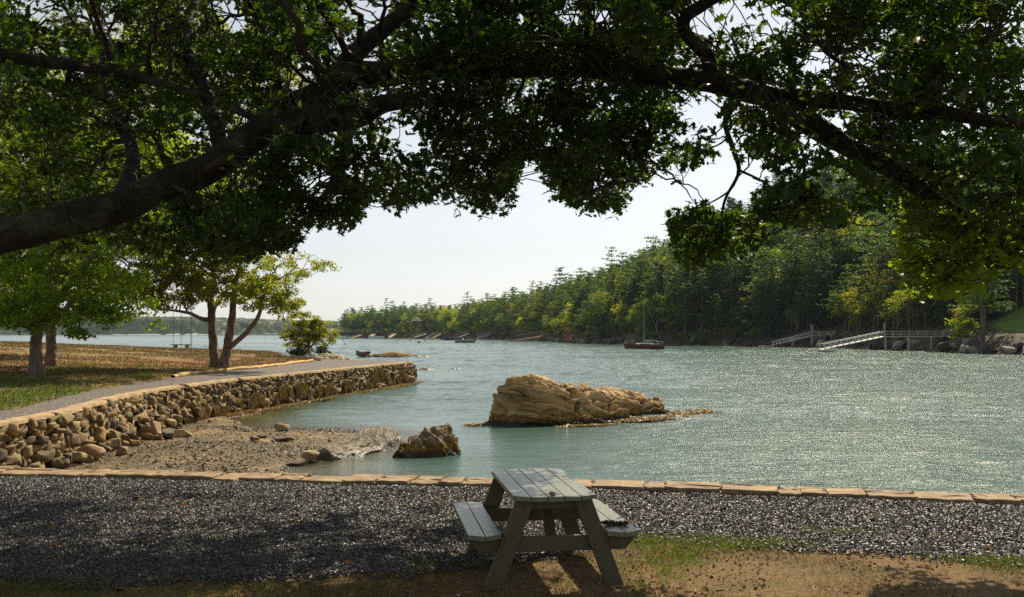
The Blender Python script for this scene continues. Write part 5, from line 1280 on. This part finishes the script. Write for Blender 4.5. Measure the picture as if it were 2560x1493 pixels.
for k, px_ in enumerate((556, 667, 686)): motorboat(px_, 838.8, 14, M['white'], ('white boat far off, leftmost of three beyond the twin trunked tree', 'white boat far off, middle of three right of the twin trunked tree', 'white boat far off, rightmost of three beyond the lawn')[k], 'cuddy')
# mooring buoys
by = []; first = None
bm_ = plain('faded buoy', (.10, .10, .12), .5); bo = MB()
a = np.linspace(-math.pi / 2, math.pi / 2, 9); bo.tube(np.stack([0 * a, 0 * a, np.sin(a)], 1), np.maximum(np.cos(a), .02), 12)
for k, (cx, cy, r) in enumerate([(1045, 235, .55), (90, 205, .5), (110, 255, .35), (400, 193, .4), (625, 198, .45), (745, 192, .45), (785, 203, .4), (935, 210, .4), (960, 195, .45), (1118, 213, .4), (1355, 205, .4), (2145, 250, .3), (1980, 240, .28)]):
    p = G(840 + cx * .1984, 810 + cy * .1984 + 1, WATER)
    if first is None: o = bo.build('mooring_buoy', bm_, None, True); first = o
    else: o = first.copy(); COL.objects.link(o)
    o.location = (p[0], p[1], WATER + r * .3); o.scale = (r, r, r)
    if k == 0: tag(o, 'biggest dark mooring buoy, left of the grey inflatable', 'buoy', 'mooring buoys off the wooded shore')
    else: tag(o, 'small round mooring buoy floating off the wooded shore', 'buoy', 'mooring buoys off the wooded shore')

# ================================================================== PIERS AND GANGWAYS
def gangway(name, a, b_, w, h, m, label, group='gangways down to floats on the wooded shore', nb=10):
    a = np.array(a, float); b_ = np.array(b_, float); r = empty(name, tuple(a), label, 'gangway', group)
    d = b_ - a; hd = d * np.array([1, 1, 0]); hd /= np.linalg.norm(hd); s = np.array([-hd[1], hd[0], 0]); t = MB(); Ln = np.linalg.norm(d)
    th = max(.08, Ln * .007)
    for sg in (-1, 1):
        o = s * sg * w / 2; up = np.array([0, 0, h])
        tt = MB(); tt.beam(a + o, b_ + o, th, th * 1.8); tt.beam(a + o + up + d * .0, b_ + o + up, th * 1.2, th * 1.2)
        for k in range(nb + 1):
            q = a + d * (k + .2) / (nb + .4) + o; tt.beam(q, q + up, th * .7, th * .7, (1, 0, 0))
            if k < nb: q2 = a + d * (k + 1.2) / (nb + .4) + o; tt.beam(q, q2 + up, th * .5, th * .5)
        in_parent(tt.build('truss', m), r)
    dk = MB(); dk.beam(a + np.array([0, 0, .02]), b_ + np.array([0, 0, .02]), w * .92, .05); in_parent(dk.build('deck', m), r)
    return r
def floatdock(name, c, lx, ly, ang, m, label, h=.42):
    r = empty(name, tuple(c), label, 'dock', 'floats at the foot of the gangways', rz=ang)
    mb = MB()
    for k in range(12): mb.box((-lx / 2 + lx * (k + .5) / 12, 0, h * .75), (lx / 12 - .03, ly, .07))
    mb.build('deck', m, r); fr_ = MB(); 
    for sy in (-1, 1): fr_.box((0, sy * (ly / 2 - .06), h * .35), (lx, .13, h * .62))
    for sx in (-1, 1): fr_.box((sx * (lx / 2 - .07), 0, h * .35), (.13, ly - .27, h * .62))
    fr_.build('frame', m, r)
    return r
def pier(pts, w, m, label, frames, piles, water=WATER):
    a, b_ = map(np.array, pts); r = empty('pier', tuple(a), label, 'pier', 'piers on the wooded shore'); d = b_ - a; hd = d / np.linalg.norm(d); s = np.array([-hd[1], hd[0], 0])
    mb = MB(); mb.beam(a, b_, w, .16); in_parent(mb.build('deck', m), r)
    Ln = np.linalg.norm(d)
    for sg in (-1, 1):
        rr = MB(); o = s * sg * w * .5
        for h in (.5, 1.0): rr.beam(a + o + [0, 0, h], b_ + o + [0, 0, h], .09, .11)
        nn = max(3, int(Ln / 1.35))
        for k in range(nn + 1): q = a + d * k / nn + o; rr.beam(q + [0, 0, .08], q + [0, 0, 1.05], .1, .1, (1, 0, 0))
        in_parent(rr.build('railing', m), r)
    for f in piles:
        for sg in (-1, 1):
            q = a + d * f + s * sg * w * .45; in_parent(MB().tube([q, [q[0] + .1 * sg, q[1], water - 1.2]], .16, 8).build('pile', m), r)
    if frames:
        g_ = MB()
        for sg in (-1, 1): q = a + s * sg * w * .5; g_.beam(q, q + [0, 0, 2.55], .17, .17, (1, 0, 0))
        g_.beam(a + s * w * .6 + [0, 0, 2.6], a - s * w * .6 + [0, 0, 2.6], .17, .17); in_parent(g_.build('gate_frame', m), r)
    return r
W_ = M['weathered']
pier(((71.0, 183, 1.25), (80.4, 179, 1.35)), 1.7, W_, 'longer grey timber pier with railings and a tall gate frame', True, (.02, .42, .8))
gangway('gangway', (56.8, 176.5, -1.05), (70.7, 183.1, 1.3), 1.3, .95, M['alu'], 'long pale gangway leading up to the longer pier')
floatdock('floating_dock', (56.0, 175.5, WATER), 5.2, 2.6, .1, W_, 'pale floating dock below the longer pier')
st2 = empty('stairway', (80.5, 179, 1.3), 'grey stair ramp climbing from the longer pier into the trees', 'stairs')
a = np.array([80.5, 179, 1.4]); b_ = np.array([84.2, 178.6, 2.95]); mb = MB()
for k in range(9): q = a + (b_ - a) * k / 8; mb.box(q, (.42, 1.2, .06))
for sy in (-.6, .6): mb.beam(a + [0, sy, -.1], b_ + [0, sy, -.1], .09, .25)
in_parent(mb.build('steps', W_), st2)
for sy in (-.62, .62):
    mb = MB(); mb.beam(a + [0, sy, 1.0], b_ + [0, sy, 1.0], .08, .1); mb.beam(a + [0, sy, .55], b_ + [0, sy, .55], .06, .08)
    for k in range(4): q = a + (b_ - a) * k / 3 + [0, sy, 0]; mb.beam(q, q + [0, 0, 1.02], .09, .09, (1, 0, 0))
    in_parent(mb.build('railing', W_), st2)
pier(((71.2, 228, 1.3), (75.6, 225.5, 1.35)), 1.6, W_, 'smaller grey pier with a tall gate frame, left of the longer one', True, (.02, .9))
gangway('gangway', (62.5, 231, -1.0), (70.9, 228.2, 1.3), 1.3, .9, M['alu'], 'shorter pale gangway leading up to the smaller pier')
floatdock('floating_dock', (61.2, 231.3, WATER), 3.6, 2.2, -.2, W_, 'small floating dock below the smaller pier')
def gp_(pxa, pya, pxb, pyb, d, w=1.4, h=1.0, m=None, label='', flt=None, nb=8):
    a = P(pxa, pya, d); b_ = P(pxb, pyb, d + 6); a[2] = max(a[2], WATER + .3)
    gangway('gangway', a, b_, w, h, m or M['wood'], label, nb=nb)
    if flt: floatdock('floating_dock', (a[0] - 2, a[1], WATER), 6, 3.0, .1, m or M['wood'], flt)
gp_(1292, 851, 1355, 840, 372, 1.8, 1.9, M['wood'], 'long brown trussed gangway left of the sailboat', 'brown floating dock at the foot of the long brown gangway', 10)
pier((tuple(P(1355, 841, 378)), tuple(P(1374, 840, 376))), 1.8, M['wood'], 'brown pier head at the top of the long brown gangway', False, (.1, .9))
gp_(1193, 845, 1236, 835, 480, 1.8, 1.8, M['alu'], 'grey gangway right of the small sailing boat', 'grey floating dock near the small sailing boat', 9)
gp_(1141, 846, 1172, 833.5, 500, 1.8, 1.6, M['wood'], 'brown gangway rising right of the white covered boat', None, 8)
gp_(1081, 845, 1102, 835, 520, 1.8, 1.2, M['wood'], 'short steep brown gangway above the white open boat', None, 6)
gp_(1034, 844, 1066, 835, 540, 1.8, 1.2, M['weathered'], 'dark grey gangway right of the cabin cruiser', None, 6)
gp_(974, 844, 987, 835, 560, 2.2, .8, plain('pinkish ramp boards', (.5, .34, .26), .8), 'pinkish ramp near the wooded point', None, 5)
gp_(925, 844, 935, 836, 590, 2.2, .8, plain('pale ramp boards', (.5, .42, .34), .8), 'pale short ramp, leftmost of the two steep ramps near the point', None, 5)
gp_(878, 845, 903, 838, 600, 2.0, .7, plain('yellow ramp boards', (.5, .38, .18), .8), 'yellowish ramp at the very tip of the wooded point', None, 6)
# cottage in the trees
c = P(1040, 812, 566); c[2] = max(c[2], hz(c[0], c[1])); ct = empty('cottage', (c[0], c[1], c[2] - 1), 'small brown cottage with a hipped roof among the trees above the moorings', 'house')
MB().box((0, 0, 1.6), (5, 4.5, 3.2)).build('wall', plain('brown shingles', (.10, .07, .05), .9), ct)
MB().add([(-3.2, -2.8, 3.1), (3.2, -2.8, 3.1), (3.2, 2.8, 3.1), (-3.2, 2.8, 3.1), (-.8, 0, 5.2), (.8, 0, 5.2)], [[0, 1, 5, 4], [1, 2, 5], [2, 3, 4, 5], [3, 0, 4], [3, 2, 1, 0]]).build('roof', plain('red brown roof', (.14, .08, .07), .8), ct)
for sx in (-1.4, 1.4): MB().box((sx, -2.27, 1.9), (.9, .06, 1.1)).build('window', M['glass'], ct)

# ================================================================== SMALL STUFF ON THE GROUND
oct_v = np.array([[1, 0, 0], [-1, 0, 0], [0, 1, 0], [0, -1, 0], [0, 0, 1], [0, 0, -1]], float) * .5
oct_v = np.concatenate([oct_v * 1.0, np.array([[a, b_, c] for a in (-1, 1) for b_ in (-1, 1) for c in (-1, 1)], float) * .31])
PEB_V = np.array([[a, b_, c] for a in (-1, 1) for b_ in (-1, 1) for c in (-1, 1)], float) * .42 * np.array([1, .8, .6]) + np.array([[.05, 0, 0], [0, .1, .0], [-.08, 0, 0], [0, .05, .1], [.1, 0, 0], [0, -.1, .05], [0, 0, -.1], [-.05, .1, 0]])
PEB_F = np.array([[0, 1, 3, 2], [4, 6, 7, 5], [0, 4, 5, 1], [2, 3, 7, 6], [0, 2, 6, 4], [1, 5, 7, 3]])
m, nt, b = mat('loose gravel stones')
isl = nt.nodes.new('ShaderNodeNewGeometry').outputs['Random Per Island']
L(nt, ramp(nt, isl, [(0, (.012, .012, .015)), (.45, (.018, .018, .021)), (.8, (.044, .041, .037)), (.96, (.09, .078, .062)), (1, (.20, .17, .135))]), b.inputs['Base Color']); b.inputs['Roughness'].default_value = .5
M['gravel'] = m
def near_z(x, y): return .012 * fbm(np.stack([x, y, 0 * x], -1) * 1.7, 4, 3)
n = 340000; x = rng.uniform(-8.2, 7.6, n); hi_ = yline(FRONT, x) + .04; lo_ = gravel_edge(x) + .25 * fbm(np.stack([x, 0 * x, 0 * x], -1) * 1.3, 4, 11)
y = rng.uniform(7.3, 13.9, n); edge = lo_ + .22 * fbm(np.stack([x, y, 0 * x], -1) * 2.2, 3, 17) - np.abs(rng.normal(0, .16, n)); ok = (y < hi_) & (y > edge) & (np.abs(x) < y * .56); x, y = x[ok], y[ok]; n = len(x)
s_ = rng.uniform(.009, .021, n) * rng.choice([1, 1, 1, 1.35], n); z = near_z(x, y) + .008 + s_ * .12
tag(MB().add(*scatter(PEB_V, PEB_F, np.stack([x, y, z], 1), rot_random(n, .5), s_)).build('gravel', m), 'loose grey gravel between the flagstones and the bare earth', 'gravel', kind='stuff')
# wood chips, acorns and clods on the bare earth
n = 7000; x = rng.uniform(-5, 5, n); y = rng.uniform(7.2, 9.8, n); ok = (y < gravel_edge(x) + .1) & (fbm(np.stack([x, y, 0 * x], -1) * 1.6, 3, 19) > -.2); x, y = x[ok], y[ok]; n = len(x); s_ = rng.uniform(.005, .014, n) * rng.choice([1, 1, 1, 1, 1.8], n)
m, nt, b = mat('clods and chips'); isl = nt.nodes.new('ShaderNodeNewGeometry').outputs['Random Per Island']
L(nt, ramp(nt, isl, [(0, (.035, .02, .01)), (.6, (.14, .08, .035)), (.95, (.30, .19, .09)), (1, (.6, .5, .4))]), b.inputs['Base Color']); b.inputs['Roughness'].default_value = .9
tag(MB().add(*scatter(PEB_V, PEB_F, np.stack([x, y, near_z(x, y) + s_ * .1], 1), rot_random(n, .5), s_)).build('litter', m), 'clods, chips and acorns scattered on the bare earth', 'litter', kind='stuff')
# fallen leaves
n = 420; x = rng.uniform(-5, 5, n); y = rng.uniform(7.3, 12.5, n)
tag(MB().add(*scatter(OAK_V, OAK_F, np.stack([x, y, near_z(x, y) + .03], 1), rot_random(n, .25), rng.uniform(.05, .09, n))).build('fallen_leaves', leafmat('dry leaves', (.07, .035, .012), (.16, .085, .03), (.1, .05, .02), .1, rough=.9, spec=.1)), 'dry brown fallen leaves scattered over gravel and earth', 'leaves', kind='stuff')
# grass
M['grass'] = leafmat('grass blades', (.035, .055, .008), (.075, .105, .012), (.16, .24, .02), .45, warm=(.16, .12, .03))
def blades(x, y, z, h, w=.006, lean=.35):
    n = len(x); yaw = rng.uniform(0, 6.28, n); l = rng.normal(0, lean, (n, 2)) * h[:, None]; dx, dy = np.cos(yaw) * w, np.sin(yaw) * w
    b0 = np.stack([x - dx, y - dy, z], 1); b1 = np.stack([x + dx, y + dy, z], 1); m1_ = np.stack([x + dx * .7 + l[:, 0] * .4, y + dy * .7 + l[:, 1] * .4, z + h * .6], 1); m0_ = np.stack([x - dx * .7 + l[:, 0] * .4, y - dy * .7 + l[:, 1] * .4, z + h * .6], 1); tp = np.stack([x + l[:, 0], y + l[:, 1], z + h], 1)
    v = np.stack([b0, b1, m1_, m0_, tp], 1).reshape(-1, 3); o = (np.arange(n) * 5)[:, None]
    return v, o + np.array([[0, 1, 2, 3]]), o + np.array([[3, 2, 4]])
n = 120000; x = rng.uniform(-5, 6.2, n); y = rng.uniform(7.3, 10.6, n); e = gravel_edge(x); q = (y - e)
nz = fbm(np.stack([x, y, 0 * x], -1) * 1.4, 4, 27)
dens = np.exp(-((q + .02) / .17) ** 2) * (x > .9) * np.clip(.55 + 2.6 * nz, 0, 1) + .35 * (nz > .30) * (x > .9) * (q < 0) + .4 * (nz > .22) * (x > 2.8) * (q > 0) * (q < .9) * 1.0 + .25 * (nz > .28) * (x < .5) * (q < .05) * (x > -5) + .30 * (nz > .04) * (x > 1.2) * (q < -.1) + .55 * np.exp(-((q) / .16) ** 2) * (np.abs(x + .55) < .35) + .25 * (y < 7.75) * (x < -1)
ok = rng.random(n) < dens; x, y, nz = x[ok], y[ok], nz[ok]; v, f1, f2 = blades(x, y, near_z(x, y) + .002, rng.uniform(.012, .045, len(x)) * (1 + .6 * np.clip(nz, 0, 1)), .0035)
tag(MB().add(v, f1).add(v, f2).build('grass', M['grass']), 'thin green grass along the edge of the gravel and in the bare earth', 'grass', kind='stuff')
print('grass', len(x))
M['drygrass'] = leafmat('dry grass', (.08, .052, .014), (.21, .145, .042), (.20, .15, .04), .3, warm=(.10, .12, .02))
n = 90000; x = rng.uniform(-5, 5.6, n); y = rng.uniform(7.3, 10.0, n); nz = fbm(np.stack([x, y, 0 * x], -1) * 1.1, 4, 57); ok = (y < gravel_edge(x) - .03) & (rng.random(n) < np.clip(.35 + 1.8 * nz, .04, .9)); x, y = x[ok], y[ok]
v, f1, f2 = blades(x, y, near_z(x, y), rng.uniform(.008, .028, len(x)), .003, 1.1)
tag(MB().add(v, f1).add(v, f2).build('dry_grass', M['drygrass']), 'short dry golden grass on the bare earth around the picnic table', 'grass', kind='stuff')
n = 110000; x = rng.uniform(-50, -9, n); y = 26 + 80 * rng.uniform(0, 1, n); ok = (sdist(x, y, EDGEPOLY) > .1) & (np.abs(x) < y * .56) & (fbm(np.stack([x, y, 0 * x], -1) * .5, 3, 58) > -.12); x, y = x[ok], y[ok]
v, f1, f2 = blades(x, y, land_h(x, y) - .01, rng.uniform(.05, .16, len(x)) * np.sqrt(y / 60), .022, .5)
tag(MB().add(v, f1).add(v, f2).build('dry_lawn_grass', M['drygrass']), 'dry golden grass covering the headland lawn', 'grass', kind='stuff')
# longer grass on the headland near the path
n = 60000; x = rng.uniform(-26, -12, n); y = rng.uniform(20, 60, n); ok = (sdist(x, y, EDGEPOLY) > .05) & (np.abs(x) < y * .56) & (rng.random(n) < np.interp(y, [20, 34, 46, 60], [1, .8, .35, .1])) & (fbm(np.stack([x, y, 0 * x], -1) * .4, 3, 37) > -.2); x, y = x[ok], y[ok]
v, f1, f2 = blades(x, y, land_h(x, y) - .01, rng.uniform(.05, .16, len(x)), .018)
tag(MB().add(v, f1).add(v, f2).build('lawn_grass', M['grass']), 'grass tufts on the shaded lawn beside the gravel path', 'grass', kind='stuff')
n = 52000; x = rng.uniform(-46, -9, n); y = 22 + 84 * rng.uniform(0, 1, n) ** 1.3; ok = (sdist(x, y, EDGEPOLY) > .1) & (np.abs(x) < y * .56); x, y = x[ok], y[ok]; n = len(x); k_ = fbm(np.stack([x, y, 0 * x], -1) * .3, 3, 33) > 0; x, y = x[k_], y[k_]; n = len(x); sz_ = rng.uniform(.03, .09, n) * (y / 60) ** .5
m, nt, b = mat('fallen needles'); isl = nt.nodes.new('ShaderNodeNewGeometry').outputs['Random Per Island']
L(nt, ramp(nt, isl, [(0, (.07, .03, .008)), (.5, (.24, .125, .035)), (.85, (.36, .22, .07)), (1, (.10, .10, .02))]), b.inputs['Base Color']); b.inputs['Roughness'].default_value = .9
tag(MB().add(*scatter(LEAF_V, LEAF_F, np.stack([x, y, land_h(x, y) + .03], 1), rot_random(n, .5), np.stack([sz_, sz_ * 1.6, sz_], 1))).build('leaf_litter', m), 'brown leaf and needle litter strewn over the dry lawn', 'leaves', kind='stuff')
# beach pebbles
n = 34000; x = rng.uniform(-12, -1, n); y = rng.uniform(14, 44, n); zb = beach_h(x, y); ok = (zb > WATER - .03) & (rng.random(n) < .35 + .65 * (fbm(np.stack([x, y, 0 * x], -1) * .5, 3, 47) > 0)); x, y, zb = x[ok], y[ok], zb[ok]; n = len(x); s_ = rng.uniform(.018, .045, n) * rng.choice([1, 1, 1, 1, 1.9], n)
m, nt, b = mat('beach pebbles'); isl = nt.nodes.new('ShaderNodeNewGeometry').outputs['Random Per Island']
L(nt, ramp(nt, isl, [(0, (.022, .016, .006)), (.55, (.10, .065, .018)), (.93, (.19, .14, .06)), (1, (.5, .43, .3))]), b.inputs['Base Color']); b.inputs['Roughness'].default_value = .6
tag(MB().add(*scatter(PEB_V, PEB_F, np.stack([x, y, zb + s_ * .1], 1), rot_random(n, .4), s_)).build('beach_pebbles', m), 'small pebbles and shells strewn over the brown beach', 'pebbles', kind='stuff')

ordinals()
# ================================================================== HAZE
HAZE = 0.65e-4
hb = MB().box((-200, 780, 50), (4200, 2900, 110)).build('haze', None)
hm = bpy.data.materials.new('haze air'); hm.use_nodes = True; nt = hm.node_tree; nt.nodes.remove(nt.nodes['Principled BSDF'])
pv = nt.nodes.new('ShaderNodeVolumePrincipled'); pv.inputs['Color'].default_value = (.70, .84, 1.0, 1); pv.inputs['Density'].default_value = HAZE; pv.inputs['Anisotropy'].default_value = 0.0
L(nt, pv.outputs[0], nt.nodes['Material Output'].inputs['Volume'])
hb.data.materials.clear(); hb.data.materials.append(hm); tag(hb, kind='stuff')
